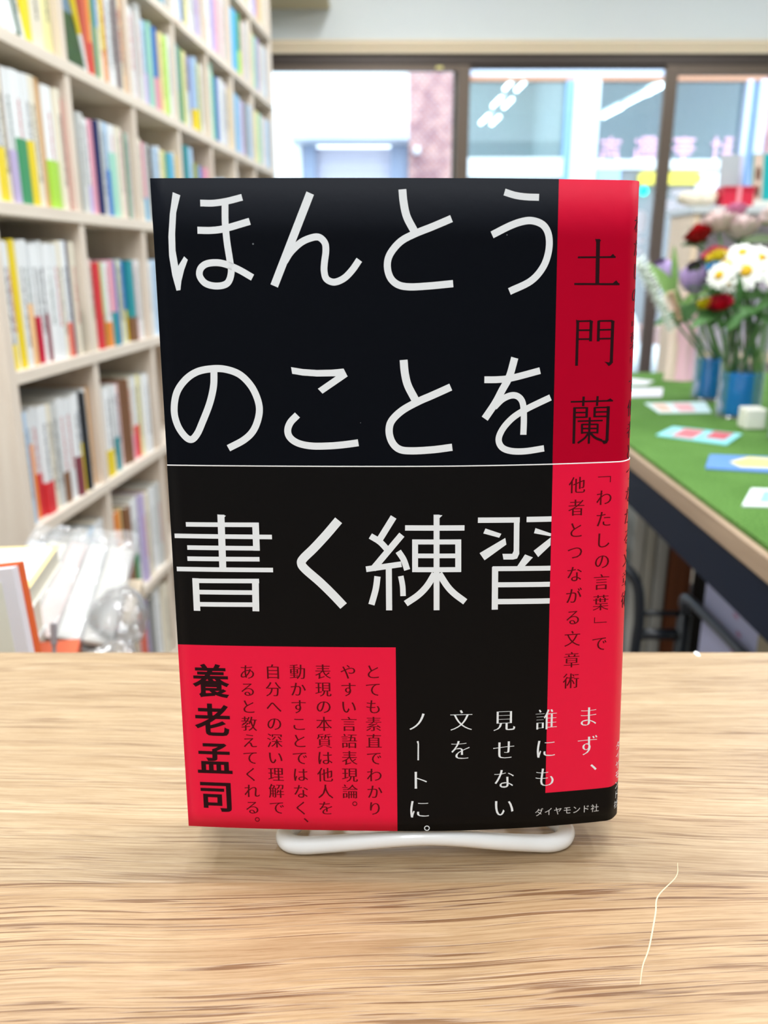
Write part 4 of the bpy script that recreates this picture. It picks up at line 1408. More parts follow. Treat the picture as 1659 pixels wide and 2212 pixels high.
def blade(bm, p, d, up, L, w, curl=0.25, n=8):
    """curved leaf or petal starting at p, growing along d, face towards up"""
    d = Vector(d).normalized()
    up = Vector(up)
    up = (up - d * up.dot(d)).normalized()
    s = d.cross(up)
    A, B, Cn = [], [], []
    for i in range(n + 1):
        f = i / n
        c = Vector(p) + d * L * f + up * (-curl * L * f * f)
        ww = w * (sin(pi * min(0.999, f * 0.86 + 0.1)) ** 0.8)
        A.append(bm.verts.new(c - s * ww / 2 + up * ww * 0.12))
        Cn.append(bm.verts.new(c))
        B.append(bm.verts.new(c + s * ww / 2 + up * ww * 0.12))
    for i in range(n):
        bm.faces.new((A[i], Cn[i], Cn[i + 1], A[i + 1]))
        bm.faces.new((Cn[i], B[i], B[i + 1], Cn[i + 1]))


def flower(name, label, base, head, cat='flower', group=None, leaves=0, seed=1, leaf=None, leaf_len=0.09, stem=None):
    """thing at the stem's foot; returns it with the head's point and axis in its own frame"""
    random.seed(seed)
    t = thing(name, label, cat, base, group=group)
    b, h = Vector(base), Vector(head)
    v = h - b
    bend = Vector((v.y, -v.x, 0)) * 0.10
    pts = catmull([Vector((0, 0, 0)), v * 0.35 + bend * 0.5, v * 0.7 + bend * 0.6, v], 5)
    bm = BM()
    tube(bm, pts, 0.0026, 8)
    obj('stem', bm, stem or stem_m, t, smooth=True)
    for k in range(leaves):
        bm = BM()
        f = random.uniform(0.55, 0.92)
        a = random.uniform(0, 2 * pi)
        p = v * f + bend * 0.5
        blade(bm, p, (cos(a), sin(a), random.uniform(0.4, 1.2)), (0, 0, 1), leaf_len * random.uniform(0.7, 1.2), leaf_len * 0.30, 0.35)
        obj('leaf', bm, leaf or leaf_m, t, smooth=True)
    ax = (Vector(pts[-1]) - Vector(pts[-3])).normalized()
    return t, v, ax


def frame(ax):
    ax = Vector(ax).normalized()
    u = ax.orthogonal().normalized()
    return u, ax.cross(u), ax


def tulip(label, base, head, c, seed, size=0.03):
    t, h, ax = flower('tulip', label, base, head, 'flower', 'tulips in the farthest vase', 0, seed, leaf_l, 0.11)
    m = mat('petal_%d_%d_%d' % c, c, 0.55, 0.3, vary=0.2, vscale=60)
    u, w, a = frame(ax)
    for k in range(6):
        bm = BM()
        th = k * pi / 3 + 0.3
        out = u * cos(th) + w * sin(th)
        side = a.cross(out)
        n, mm = 8, 5
        G = []
        for i in range(n + 1):
            f = i / n
            rad = size * (0.25 + 0.75 * sin(pi * (0.12 + 0.76 * f))) * (0.92 if k % 2 else 1.0)
            hw = size * 0.72 * sin(pi * min(0.97, 0.12 + 0.8 * f))
            row = []
            for j in range(mm + 1):
                g = (j / mm - 0.5) * 2
                row.append(bm.verts.new(h + a * (size * 2.1 * f) + out * (rad - 0.25 * hw * g * g) + side * hw * g))
            G.append(row)
        for i in range(n):
            for j in range(mm):
                bm.faces.new((G[i][j], G[i][j + 1], G[i + 1][j + 1], G[i + 1][j]))
        obj('petal', bm, m, t, smooth=True)


def daisy(label, base, head, seed, size=0.024, face=(-0.5, -0.8, 0.35), c=(244, 246, 240)):
    t, h, ax = flower('daisy', label, base, head, 'flower', 'white daisies in the middle vase', 1, seed, leaf_m, 0.06)
    u, w, a = frame(face)
    bm = BM()
    random.seed(seed)
    for k in range(15):
        th = k * 2 * pi / 15 + random.uniform(-0.1, 0.1)
        out = u * cos(th) + w * sin(th)
        blade(bm, h + out * size * 0.25, out, a, size * 0.85, size * 0.42, 0.12 + random.uniform(-.1, .1), 5)
    obj('petal_ring', bm, mat('daisy_white', c, 0.6, 0.3), t, smooth=True)
    bm = BM()
    bmesh.ops.create_uvsphere(bm, u_segments=16, v_segments=10, radius=size * 0.36)
    M = Matrix((u, w, a)).transposed().to_4x4()
    for v in bm.verts:
        v.co = (M @ Vector((v.co.x, v.co.y, v.co.z * 0.55))) + h + a * size * 0.06
    obj('flower_eye', bm, mat('daisy_eye', (240, 190, 50), 0.7, 0.2, vary=0.25, vscale=500), t, smooth=True)


def rose(label, base, head, c, seed, size=0.026, ruffle=0.0, name='rose', group='roses and carnations'):
    t, h, ax = flower(name, label, base, head, 'flower', group, 3, seed, leaf_m, 0.06)
    random.seed(seed)
    u, w, a = frame(ax)
    bm = BM()
    for ringi in range(5):
        n_ = 3 + ringi
        for k in range(n_):
            th = k * 2 * pi / n_ + ringi * 0.7 + random.uniform(-.1, .1)
            out = u * cos(th) + w * sin(th)
            side = a.cross(out)
            rr = size * (0.12 + 0.19 * ringi)
            hh = size * (1.25 - 0.13 * ringi)
            hw = size * (0.32 + 0.10 * ringi)
            G = []
            for i in range(6):
                f = i / 5
                row = []
                for j in range(7):
                    g = (j / 6 - 0.5) * 2
                    flare = rr * (0.35 + 0.65 * sin(pi * 0.5 * f)) + size * 0.05 * ringi * max(0, f - 0.6) * 2
                    ruf = ruffle * size * 0.22 * f * sin(g * 9 + k + ringi)
                    row.append(bm.verts.new(h + a * (hh * f - 0.12 * size * g * g * f - size * 0.2 + ruf) + out * (flare - 0.5 * hw * g * g * 0.5 + ruf) + side * hw * g * (0.55 + 0.45 * sin(pi * 0.5 * f))))
                G.append(row)
            for i in range(5):
                for j in range(6):
                    bm.faces.new((G[i][j], G[i][j + 1], G[i + 1][j + 1], G[i + 1][j]))
    obj('blossom', bm, mat('petal_%d_%d_%d' % c, c, 0.6, 0.25, vary=0.15, vscale=60), t, smooth=True)


def spike(label, base, head, c, seed, name='hyacinth', length=0.10, lean=(-0.4, -0.1, -0.3), rad=0.014):
    """fuzzy drooping spray of many tiny florets round one stalk"""
    t, h, ax = flower(name, label, base, head, 'flower', None, 0, seed)
    random.seed(seed)
    bm = BM()
    d = Vector(lean).normalized()
    u, w, a = frame(d)
    for k in range(90):
        f = k / 90
        th = k * 2.4
        out = u * cos(th) + w * sin(th)
        p = h + d * length * f + Vector((0, 0, -0.25 * length * f * f))
        blade(bm, p, out + d * 0.3 + Vector((0, 0, random.uniform(-.3, .3))), a, rad * (1.1 - 0.5 * f), rad * 0.55, 0.2, 3)
    obj('floret_spray', bm, mat('petal_%d_%d_%d' % c, c, 0.7, 0.2), t, smooth=True)


V1, V2, V3 = [(x, y, TZ_ + hb + 0.001) for x, y, r, h, hb in VS]


def at(v, dx, dy, dz=0):
    return (v[0] + dx, v[1] + dy, v[2] + dz)


PUR = (184, 156, 212)
tulip('large purple tulip leaning over the farthest vase', at(V1, 0.006, 0.0), (0.607, 1.660, 0.930), PUR, 31, 0.028)
tulip('lighter purple tulip behind the large purple one, nearer the black book', at(V1, -0.012, 0.010), (0.585, 1.750, 0.935), (190, 164, 216), 32, 0.026)
tulip('small dark purple tulip right of the large purple one', at(V1, 0.018, 0.010), (0.655, 1.76, 0.925), (120, 84, 130), 33, 0.022)
spike('white fuzzy flower spray drooping beside the black book edge', at(V1, -0.018, -0.012), (0.475, 1.62, 0.985), (228, 236, 226), 34, 'flower_spray', 0.13, (0.62, 0.1, -0.75), 0.018)
spike('peach flower spray under the purple tulips', at(V1, -0.004, -0.016), (0.555, 1.66, 0.925), (240, 208, 180), 35, 'flower_spray', 0.05, (0.5, 0, -0.8), 0.011)
# loose leaves of the tulips
t = thing('foliage_spray', 'broad green leaves under the purple tulips', 'foliage', at(V1, 0.0, -0.02))
random.seed(40)
b0 = Vector(at(V1, 0.0, -0.02))
for k in range(11):
    bm = BM()
    hd = Vector((random.uniform(0.605, 0.680), random.uniform(1.70, 1.78), random.uniform(0.86, 0.905))) - b0
    blade(bm, hd, (random.uniform(-0.5, 0.9), random.uniform(-0.6, 0.2), random.uniform(-0.3, 1.0)), (0, -0.7, 0.7), random.uniform(0.045, 0.075), 0.024, 0.3)
    obj('leaf', bm, leaf_m if k % 3 else leaf_l, t, smooth=True)
bm = BM()
blade(bm, Vector((0.590, 1.69, 0.900)) - b0, (-0.75, -0.1, 0.85), (0, -0.8, 0.4), 0.105, 0.030, 0.1)
obj('leaf', bm, leaf_l, t, smooth=True)
bm = BM()
blade(bm, Vector((0.580, 1.70, 0.915)) - b0, (-0.1, 0, 1), (0, -1, 0), 0.095, 0.014, 0.02)
obj('leaf', bm, leaf_l, t, smooth=True)
bm = BM()
tube(bm, catmull([(0, 0, 0), (-0.03, -0.03, 0.06), (-0.075, -0.05, 0.13)], 5), 0.004, 8)
obj('stem', bm, stem_m, t, smooth=True)

DAI = [((0.628, 1.49, 0.965), 0.030, (-0.35, -0.85, 0.35)), ((0.575, 1.47, 0.958), 0.022, (-0.7, -0.6, 0.3)), ((0.598, 1.50, 0.975), 0.024, (-0.5, -0.8, 0.4)),
       ((0.665, 1.52, 0.985), 0.028, (0.1, -0.8, 0.6)), ((0.640, 1.54, 0.995), 0.026, (-0.2, -0.6, 0.8)), ((0.690, 1.50, 0.980), 0.030, (0.2, -0.8, 0.5)),
       ((0.603, 1.50, 0.945), 0.017, (-0.4, -0.8, 0.2)), ((0.675, 1.47, 0.960), 0.026, (0.1, -0.9, 0.3))]
DL = ['large white daisy facing the viewer, lowest of the daisy cluster', 'small white daisy at the cluster edge nearest the purple tulips', 'white daisy at upper left of the daisy cluster',
      'white daisy at the top of the cluster, turned upward', 'white daisy at the very top, tilted away', 'white daisy at the picture edge, high in the cluster',
      'smallest daisy under the upper left daisy', 'white daisy right of the large lowest one']
for i, ((h, s, f), lab) in enumerate(zip(DAI, DL)):
    daisy(lab, at(V2, 0.022 * cos(i * 2.4), 0.022 * sin(i * 2.4)), h, 50 + i, s, f)
rose('crimson rose bud low in the middle vase, under the daisies', at(V2, -0.02, 0.0), (0.590, 1.49, 0.905), (206, 40, 70), 61, 0.021)
rose('yellow bud beside the crimson rose bud', at(V2, -0.024, 0.008), (0.570, 1.50, 0.905), (222, 208, 40), 62, 0.014, 0.5, 'bud')
rose('yellow and pink bloom above the small daisy', at(V2, -0.01, -0.02), (0.590, 1.52, 0.982), (240, 220, 60), 63, 0.018, 0.8, 'bloom')
rose('pink red bloom behind the yellow bloom', at(V2, 0.0, 0.022), (0.600, 1.56, 0.985), (222, 80, 110), 64, 0.022, 0.6, 'bloom')
rose('sky blue small bloom between tulips and daisies', at(V2, -0.026, -0.006), (0.578, 1.50, 0.966), (90, 176, 226), 65, 0.014, 0.8, 'bloom')
rose('deep red rose left of the pale pink carnations', at(V2, -0.014, 0.02), (0.590, 1.62, 1.022), (176, 10, 20), 66, 0.026)
rose('pale pink carnation, left one of the pair behind the daisies', at(V2, 0.004, 0.028), (0.622, 1.62, 1.040), (255, 236, 233), 67, 0.032, 0.6, 'carnation')
rose('pale pink carnation, right one of the pair behind the daisies', at(V2, 0.016, 0.024), (0.668, 1.62, 1.030), (255, 236, 234), 68, 0.032, 0.6, 'carnation')
rose('pale pink carnation high at the upper right of the bunch', at(V3, 0.0, 0.02), (0.720, 1.60, 1.055), (255, 236, 236), 69, 0.026, 0.6, 'carnation')
rose('large deep red rose cut by the picture edge', at(V3, 0.01, 0.01), (0.712, 1.50, 1.005), (168, 4, 12), 70, 0.034)
rose('mauve pink bloom above the pale carnations', at(V2, 0.026, 0.014), (0.675, 1.68, 1.065), (226, 140, 178), 71, 0.022, 0.8, 'bloom')
rose('yellow bloom at the picture edge under the deep red rose', at(V3, -0.016, 0.016), (0.690, 1.45, 0.945), (238, 200, 70), 72, 0.020, 0.6, 'bloom')
t = thing('foliage_spray', 'dark green leaves under the white daisies', 'foliage', at(V2, 0.01, -0.02))
random.seed(80)
b0 = Vector(at(V2, 0.01, -0.02))
for k in range(20):
    bm = BM()
    hd = Vector((random.uniform(0.60, 0.72), random.uniform(1.45, 1.56), random.uniform(0.885, 0.935))) - b0
    blade(bm, hd, (random.uniform(-1, 1), random.uniform(-0.7, 0.3), random.uniform(-0.5, 0.8)), (0, -0.7, 0.7), random.uniform(0.04, 0.07), 0.020, 0.3)
    obj('leaf', bm, leaf_m, t, smooth=True)
for k in range(4):
    bm = BM()
    a = k * 1.6
    tube(bm, catmull([(0.024 * cos(a), 0.02 + 0.02 * sin(a), 0), (-0.004 * cos(a), 0.01, 0.07), (-0.03 * cos(a), -0.01, 0.14)], 5), 0.0035, 8)
    obj('stem', bm, stem_m, t, smooth=True)
t = thing('foliage_spray', 'grey green leaves below the pale pink carnations', 'foliage', at(V2, 0.0, 0.03))
b0 = Vector(at(V2, 0.0, 0.03))
for k in range(14):
    bm = BM()
    hd = Vector((random.uniform(0.60, 0.70), random.uniform(1.58, 1.66), random.uniform(0.975, 1.02))) - b0
    blade(bm, hd, (random.uniform(-1, 1), random.uniform(-0.5, 0.3), random.uniform(-0.8, 0.6)), (0, -0.7, 0.7), random.uniform(0.04, 0.07), 0.022, 0.3)
    obj('leaf', bm, mat('leaf_grey_green', (108, 126, 92), 0.6, 0.3, vary=0.2, vscale=30), t, smooth=True)
bm = BM()
tube(bm, catmull([(0, 0, 0), (0.004, 0.02, 0.12), (0, 0.05, 0.23)], 5), 0.0035, 8)
obj('stem', bm, stem_m, t, smooth=True)
# pink wrapped bouquet standing at the far end
t = thing('wrapped_bouquet', 'cone of pale pink and cream tulle standing at the far end of the turf', 'bouquet', (0.735, 2.05, TZ_ + 0.0005))
for k, (c, r0, r1, h, dx) in enumerate([((248, 200, 216), 0.024, 0.046, 0.165, 0.0), ((244, 220, 206), 0.016, 0.034, 0.205, -0.026), ((244, 206, 230), 0.014, 0.026, 0.20, 0.026)]):
    bm = BM()
    prof = [(r0, 0.0), (r0 * 0.75, h * 0.2), (r0 * 0.8, h * 0.5), (r1 * 0.7, h * 0.8), (r1, h)]
    lathe(bm, prof, 36)
    for v in bm.verts:
        a = math.atan2(v.co.y, v.co.x)
        f = 1 + 0.14 * sin(a * 7 + k) * (0.3 + v.co.z / h)
        v.co.x = v.co.x * f + dx
        v.co.y = v.co.y * f
    o = obj('tulle_wrap', bm, mat('tulle_%d' % k, c, 0.7, 0.2), t, smooth=True)

# ---- things stored under the table
tb_dark = mat('black_tube', (24, 30, 38), 0.35, 0.5)
t = thing('tubular_frame', 'black bent tube frame with cross bars under the turf table', 'frame', (0.46, 1.2, 0))
bm = BM()
tube(bm, [Vector(p) - Vector((0.46, 1.2, 0)) for p in catmull([(0.345, 1.26, 0.535), (0.374, 1.23, 0.522), (0.398, 1.21, 0.495), (0.404, 1.2, 0.44), (0.402, 1.2, 0.36), (0.402, 1.2, 0.0)], 6)], 0.0085, 12)
obj('bent_tube', bm, tb_dark, t, smooth=True)
bm = BM()
tube(bm, [(0.015, 0, 0.448), (0.015, 0, 0.0)], 0.011, 12)
obj('post', bm, tb_dark, t, smooth=True)
for z in (0.448, 0.412):
    bm = BM()
    tube(bm, [(-0.056, 0, z), (0.015, 0, z)], 0.0045 if z > 0.43 else 0.009, 10)
    obj('cross_bar', bm, tb_dark, t, smooth=True)
bm = BM()
tube(bm, catmull([(0.015, 0.0, 0.448), (0.0, -0.03, 0.480), (-0.001, -0.05, 0.493), (0.0, -0.15, 0.496), (0.0, -0.26, 0.499)], 5), 0.0075, 12)
obj('arm_tube', bm, mat('grey_black_tube', (62, 70, 82), 0.3, 0.5), t, smooth=True)
# low shelf under the table with albums and boards
t = thing('low_shelf', 'low dark shelf under the turf table holding albums and boards', 'shelf', (0.75, 1.6, 0))
dark_w = mat('dark_shelf_wood', (42, 34, 30), 0.5, 0.3)
obj('shelf_board', bx(-0.32, 0.34, -0.2, 0.4, 0.16, 0.18, 0.001), dark_w, t)
for sx in (-0.31, 0.33):
    obj('shelf_side', bx(sx - 0.01, sx + 0.01, -0.2, 0.4, 0, 0.16), dark_w, t)
zs = 0.1805
for i, (x0, w, c, lab, h) in enumerate([(0.455, 0.020, (206, 208, 204), 'tall pale album, first of the three under the turf table', 0.382), (0.478, 0.018, (190, 190, 182), 'tall grey album, second of the three under the turf table', 0.378),
                                    (0.499, 0.022, (176, 178, 176), 'tall darker grey album next to the brown board', 0.385)]):
    t = thing('album', lab, 'album', (x0 + w / 2, 1.42, zs), group='tall albums under the turf table')
    mm = mat('album_cover_%d' % i, c, 0.5, 0.3)
    bm = shell(w, 0.20, 0, h, 0)
    obj('cover', bm, mm, t)
    obj('page_block', bx(-w / 2 + 0.001, w / 2 - 0.001, 0.006, 0.196, 0.003, h - 0.004), pages_m, t)
t = thing('album', 'white album with a blue picture, leaning beside the black tube frame', 'album', (0.445, 1.40, zs), (0, radians(-6), radians(3)), 'tall albums under the turf table')
obj('cover', bx(-0.010, 0.004, 0, 0.2, 0.0, 0.37, 0.001), mat('white_album', (226, 232, 238), 0.4, 0.3), t)
obj('picture', bx(-0.0104, -0.0100, 0.03, 0.15, 0.14, 0.32), mat('blue_picture', (96, 116, 160), 0.5, 0.3, vary=0.7, vscale=40), t)
obj('front_picture', bx(-0.0085, 0.002, -0.0006, 0.0, 0.14, 0.33), mat('blue_picture_2', (90, 106, 146), 0.5, 0.3, vary=0.6, vscale=60), t)
t = thing('board', 'reddish brown board standing beside the grey albums', 'board', (0.545, 1.42, zs))
obj('panel', bx(-0.020, 0.022, 0, 0.16, 0, 0.40, 0.001), wood_mat('red_brown_wood', (96, 52, 30), (132, 78, 48), 'Z', 40, rough=0.45), t)
t = thing('board', 'black board standing between the brown board and the lavender poster', 'board', (0.60, 1.40, zs))
obj('panel', bx(-0.030, 0.06, 0, 0.02, 0, 0.40, 0.001), mat('black_board', (20, 18, 18), 0.5, 0.3), t)
obj('edge_strip', bx(-0.003, 0.004, -0.003, 0.0, 0, 0.40), mat('tan_strip', (120, 92, 62), 0.5, 0.3), t)
t = thing('poster_board', 'lavender poster board with faint pink marks standing under the turf table', 'poster', (0.478, 0.98, 0))
obj('board', bx(-0.004, 0.004, -0.03, 0.15, 0.30, 0.600, 0.0005), mat('lavender_board', (176, 180, 214), 0.6, 0.2), t)
bm = BM()
for yy, zz in ((0.02, 0.50), (0.035, 0.52), (0.03, 0.47), (0.06, 0.535)):
    box(bm, -0.0044, -0.004, yy, yy + 0.014, zz, zz + 0.006)
obj('pink_marks', bm, mat('mauve_marks', (176, 132, 170), 0.6, 0.2), t)
obj('foot', bx(-0.03, 0.03, -0.02, 0.14, 0.0, 0.30), dark_w, t)
t = thing('panel', 'grey beige upright panel under the turf table at the picture edge', 'panel', (0.470, 0.74, 0))
obj('panel_board', bx(-0.008, 0.010, -0.20, 0.19, 0.0, 0.606, 0.001), mat('taupe_panel', (150, 142, 122), 0.6, 0.2, vary=0.1), t)

# ------------------------------------------------------------------ small cabinet by the doors, right rear
light_wood = wood_mat('light_birch', (226, 202, 172), (238, 216, 190), 'Z', 30, rough=0.5)
t = thing('cabinet', 'light wooden open cabinet in front of the right glass door', 'cabinet', (1.46, 3.2, 0))
obj('side_panel', bx(-0.36, -0.335, -0.10, 0.155, 0, 1.145, 0.002), light_wood, t)
obj('side_panel', bx(0.575, 0.60, -0.10, 0.155, 0, 1.145, 0.002), light_wood, t)
obj('top_board', bx(-0.37, 0.61, -0.11, 0.165, 1.146, 1.170, 0.002), mat('grey_white_top', (206, 212, 214), 0.4, 0.4), t)
obj('back_panel', bx(-0.335, 0.575, 0.135, 0.155, 0, 1.145), mat('grey_lilac_back', (206, 200, 220), 0.6, 0.3), t)
for z in (0.30, 0.62):
    obj('shelf_board', bx(-0.335, 0.575, -0.08, 0.135, z, z + 0.02), light_wood, t)
zc = 1.1705
crumple('cushion', 'pale cream and white soft bundle on the light wooden cabinet', (1.155, 3.2, zc), (0.055, 0.045, 0.035), 12, 'cushion')
bpy.data.objects['cushion'].data.materials[0] = mat('cream_cloth', (240, 228, 206), 0.8, 0.2, vary=0.1)
t = thing('box', 'red gift box on the light wooden cabinet', 'box', (1.27, 3.19, zc))
obj('body', bx(-0.055, 0.055, -0.04, 0.04, 0, 0.055, 0.002), mat('red_box', (206, 40, 66), 0.45, 0.4), t)
obj('lid', bx(-0.057, 0.057, -0.042, 0.042, 0.055, 0.07, 0.002), mat('red_lid', (190, 30, 56), 0.45, 0.4), t)
obj('ribbon', bx(-0.008, 0.008, -0.043, 0.043, 0.0, 0.0715), mat('pink_ribbon', (236, 150, 160), 0.4, 0.4), t)
t = thing('display_board', 'grey back of an upright board on the light wooden cabinet', 'board', (1.275, 3.26, zc), (radians(-6), 0, 0))
obj('panel', bx(-0.035, 0.035, 0, 0.006, 0, 0.19, 0.001), mat('grey_board', (178, 184, 188), 0.6, 0.2), t)
obj('edge', bx(0.0352, 0.050, -0.004, 0.008, 0, 0.19, 0.001), mat('lavender_edge', (208, 206, 228), 0.4, 0.4), t)
t = thing('picture_book', 'picture book with teal margin and small figure drawings, upright on cabinet at picture edge', 'book', (1.400, 3.18, zc + 0.02), (radians(-8), 0, radians(6)))
obj('cover', bx(-0.075, 0.085, 0, 0.012, 0, 0.165, 0.001), mat('teal_cover', (20, 160, 162), 0.4, 0.4), t)
obj('picture_strip', bx(-0.072, -0.036, -0.0006, 0, 0.004, 0.162), mat('peach_strip', (222, 196, 178), 0.5, 0.3, vary=0.2, vscale=40), t)
bm = BM()
for zz, w in ((0.095, 0.018), (0.035, 0.016)):
    prism(bm, [(-0.054 + 0.6 * w * cos(a * pi / 6), zz + w * 1.5 * sin(a * pi / 6)) for a in range(12)], 0.0008, 0.0012)
for v in bm.verts:
    v.co = Vector((v.co.x, -v.co.z, v.co.y))
obj('drawn_figures', bm, mat('brown_drawing', (120, 84, 70), 0.6, 0.2, vary=0.5, vscale=80), t)
obj('book_rest', bx(-0.08, 0.09, -0.02, 0.03, -0.02, 0.0, 0.002), mat('pale_rest', (214, 214, 206), 0.5, 0.3), t)

# ------------------------------------------------------------------ outside: street and the building across
struct('street', bx(-6, 10, 4.0, 14, -0.12, -0.05), mat('asphalt', (150, 152, 156), 0.9, 0.2, vary=0.15, vscale=30))
FY = 8.0
facade = mat('white_render', (246, 248, 250), 0.85, 0.2, vary=0.02)
b = thing('building', 'white fronted building across the street with shutter and shop windows', 'building', (0, FY, -0.05))


def part(name, m, x0, x1, y0, y1, z0, z1, parent=b, bev=0.0):
    return obj(name, bx(x0, x1, y0 - FY, y1 - FY, z0 + 0.05, z1 + 0.05, bev), m, parent)


part('wall', facade, -4.0, -0.74, FY, FY + 0.3, -0.05, 4.2)
part('wall', facade, -0.74, 0.22, FY, FY + 0.3, 2.02, 4.2)
part('canopy', mat('pale_blue_canopy', (206, 216, 230), 0.6, 0.3), -0.80, 0.215, FY - 0.35, FY, 1.99, 2.045)
jamb = mat('blue_grey_jamb', (150, 164, 192), 0.5, 0.4)
part('jamb', jamb, -0.74, -0.62, FY + 0.02, FY + 0.3, -0.05, 2.02)
part('jamb', jamb, 0.06, 0.215, FY + 0.02, FY + 0.3, -0.05, 2.02)
sh = BM()
for k in range(26):
    box(sh, -0.62, 0.06, 0.10, 0.12 + 0.004 * (k % 2), k * 0.078, k * 0.078 + 0.075)
obj('roller_shutter', sh, mat('lavender_shutter', (210, 208, 226), 0.5, 0.4), b)


def brick_mat(name):
    m, nt, p = nt_of(name)
    L = nt.links.new
    tc = node(nt, 'ShaderNodeTexCoord')
    mp = node(nt, 'ShaderNodeMapping')
    mp.inputs['Rotation'].default_value = (pi / 2, 0, 0)
    L(tc.outputs['Object'], mp.inputs['Vector'])
    br = node(nt, 'ShaderNodeTexBrick')
    br.inputs['Color1'].default_value = rgb(206, 142, 128)
    br.inputs['Color2'].default_value = rgb(176, 116, 116)
    br.inputs['Mortar'].default_value = rgb(216, 206, 210)
    br.inputs['Scale'].default_value = 9
    br.inputs['Mortar Size'].default_value = 0.03
    L(mp.outputs['Vector'], br.inputs['Vector'])
    no = node(nt, 'ShaderNodeTexNoise')
    no.inputs['Scale'].default_value = 7
    L(tc.outputs['Object'], no.inputs['Vector'])
    rp = node(nt, 'ShaderNodeValToRGB')
    rp.color_ramp.elements[0].position = 0.35
    rp.color_ramp.elements[0].color = rgb(190, 170, 190)
    rp.color_ramp.elements[1].position = 0.62
    rp.color_ramp.elements[1].color = (1, 1, 1, 1)
    L(no.outputs['Fac'], rp.inputs['Fac'])
    mx = node(nt, 'ShaderNodeMix', data_type='RGBA', blend_type='MULTIPLY')
    mx.inputs['Factor'].default_value = 0.8
    L(br.outputs['Color'], mx.inputs['A'])
    L(rp.outputs['Color'], mx.inputs['B'])
    L(mx.outputs['Result'], p.inputs['Base Color'])
    p.inputs['Roughness'].default_value = 0.85
    return m


bk = brick_mat('pink_brick')
part('brick_pier', bk, 0.22, 0.74, FY - 0.04, FY + 0.3, -0.05, 4.2)
part('brick_pier', bk, 3.36, 4.6, FY - 0.04, FY + 0.3, -0.05, 4.2)
lamp_o = obj('wall_light', bx(-0.03, 0.03, -0.1, 0, -0.03, 0.03, 0.01), mat('white_metal', (236, 238, 246), 0.4, 0.4), b, loc=(0.29, -0.04, 1.98))
# shop windows
blue_m2 = mat('pale_blue_frame', (140, 180, 214), 0.5, 0.4)
white_f = mat('white_frame', (240, 244, 250), 0.5, 0.4)
lav = mat('lavender_fascia', (206, 214, 236), 0.6, 0.3)
part('fascia', lav, 0.74, 3.42, FY, FY + 0.25, 2.54, 4.2)
part('wood_strip', mat('orange_wood', (206, 150, 120), 0.6, 0.3), 0.74, 3.42, FY - 0.01, FY + 0.05, 2.505, 2.54)
part('mullion', blue_m2, 1.60, 1.67, FY - 0.02, FY + 0.1, -0.05, 2.505)
part('mullion', white_f, 1.67, 1.89, FY - 0.06, FY + 0.1, -0.05, 2.505)
part('mullion', lav, 3.18, 3.225, FY - 0.04, FY + 0.1, -0.05, 2.505)
part('mullion', lav, 3.29, 3.36, FY - 0.06, FY + 0.1, -0.05, 2.505)
part('mullion', blue_m2, 3.225, 3.29, FY + 0.03, FY + 0.1, -0.05, 2.505)
part('sill_band', white_f, 0.74, 1.60, FY - 0.03, FY + 0.1, 1.72, 1.88)
part('sill_band', white_f, 1.89, 3.18, FY - 0.03, FY + 0.1, 1.785, 1.865)
part('wall_below', mat('grey_beige_wall', (164, 164, 164), 0.8, 0.2), 0.74, 1.60, FY, FY + 0.2, -0.05, 1.72)
part('wall_below', mat('grey_lilac_wall', (150, 152, 156), 0.8, 0.2), 1.89, 3.18, FY, FY + 0.2, -0.05, 1.785)
og = clear_mat('shop_glass', (226, 236, 238), gloss=0.05, rough=0.02)
part('window_pane', og, 0.74, 1.60, FY + 0.04, FY + 0.045, 1.88, 2.505)
part('window_pane', og, 1.89, 3.18, FY + 0.04, FY + 0.045, 1.865, 2.505)
inner = mat('grey_green_interior', (205, 216, 216), 0.8, 0.2, vary=0.1, vscale=3)
inner_b = mat('blue_grey_interior', (182, 204, 220), 0.8, 0.2, vary=0.15, vscale=3)
part('interior_back', inner, 0.5, 1.66, FY + 2.0, FY + 2.05, -0.05, 2.9)
part('interior_back', inner_b, 1.66, 5.2, FY + 2.0, FY + 2.05, -0.05, 2.9)
part('interior_ceiling', inner, 0.5, 5.2, FY + 0.3, FY + 2.0, 2.88, 2.9)
part('interior_divider', inner, 1.655, 1.665, FY + 0.3, FY + 2.0, -0.05, 2.88)
tube_m = mat('lit_tube', (255, 255, 255), 0.4, 0.3, emit=(240, 250, 255), es=9.0)
hous = mat('lamp_housing', (236, 240, 240), 0.5, 0.3)


def ceiling_lamp(label, p, q, w, n, group):
    """lamp with n glowing tubes side by side from p to q"""
    p, q = Vector(p), Vector(q)
    c = (p + q) / 2
    t = thing('fluorescent_lamp', label, 'lamp', c, group=group)
    d = (q - p).normalized()
    s = d.cross(Vector((0, 0, 1))).normalized()
    bm = BM()
    tube(bm, [p - c + Vector((0, 0, 0.05)), q - c + Vector((0, 0, 0.05))], 0.02, 8)
    obj('lamp_body', bm, hous, t)
    for k in range(n):
        o_ = s * w * (k - (n - 1) / 2)
        bm = BM()
        tube(bm, [p - c + o_, q - c + o_], 0.015, 10)
        obj('lamp_tube', bm, tube_m, t, smooth=True)


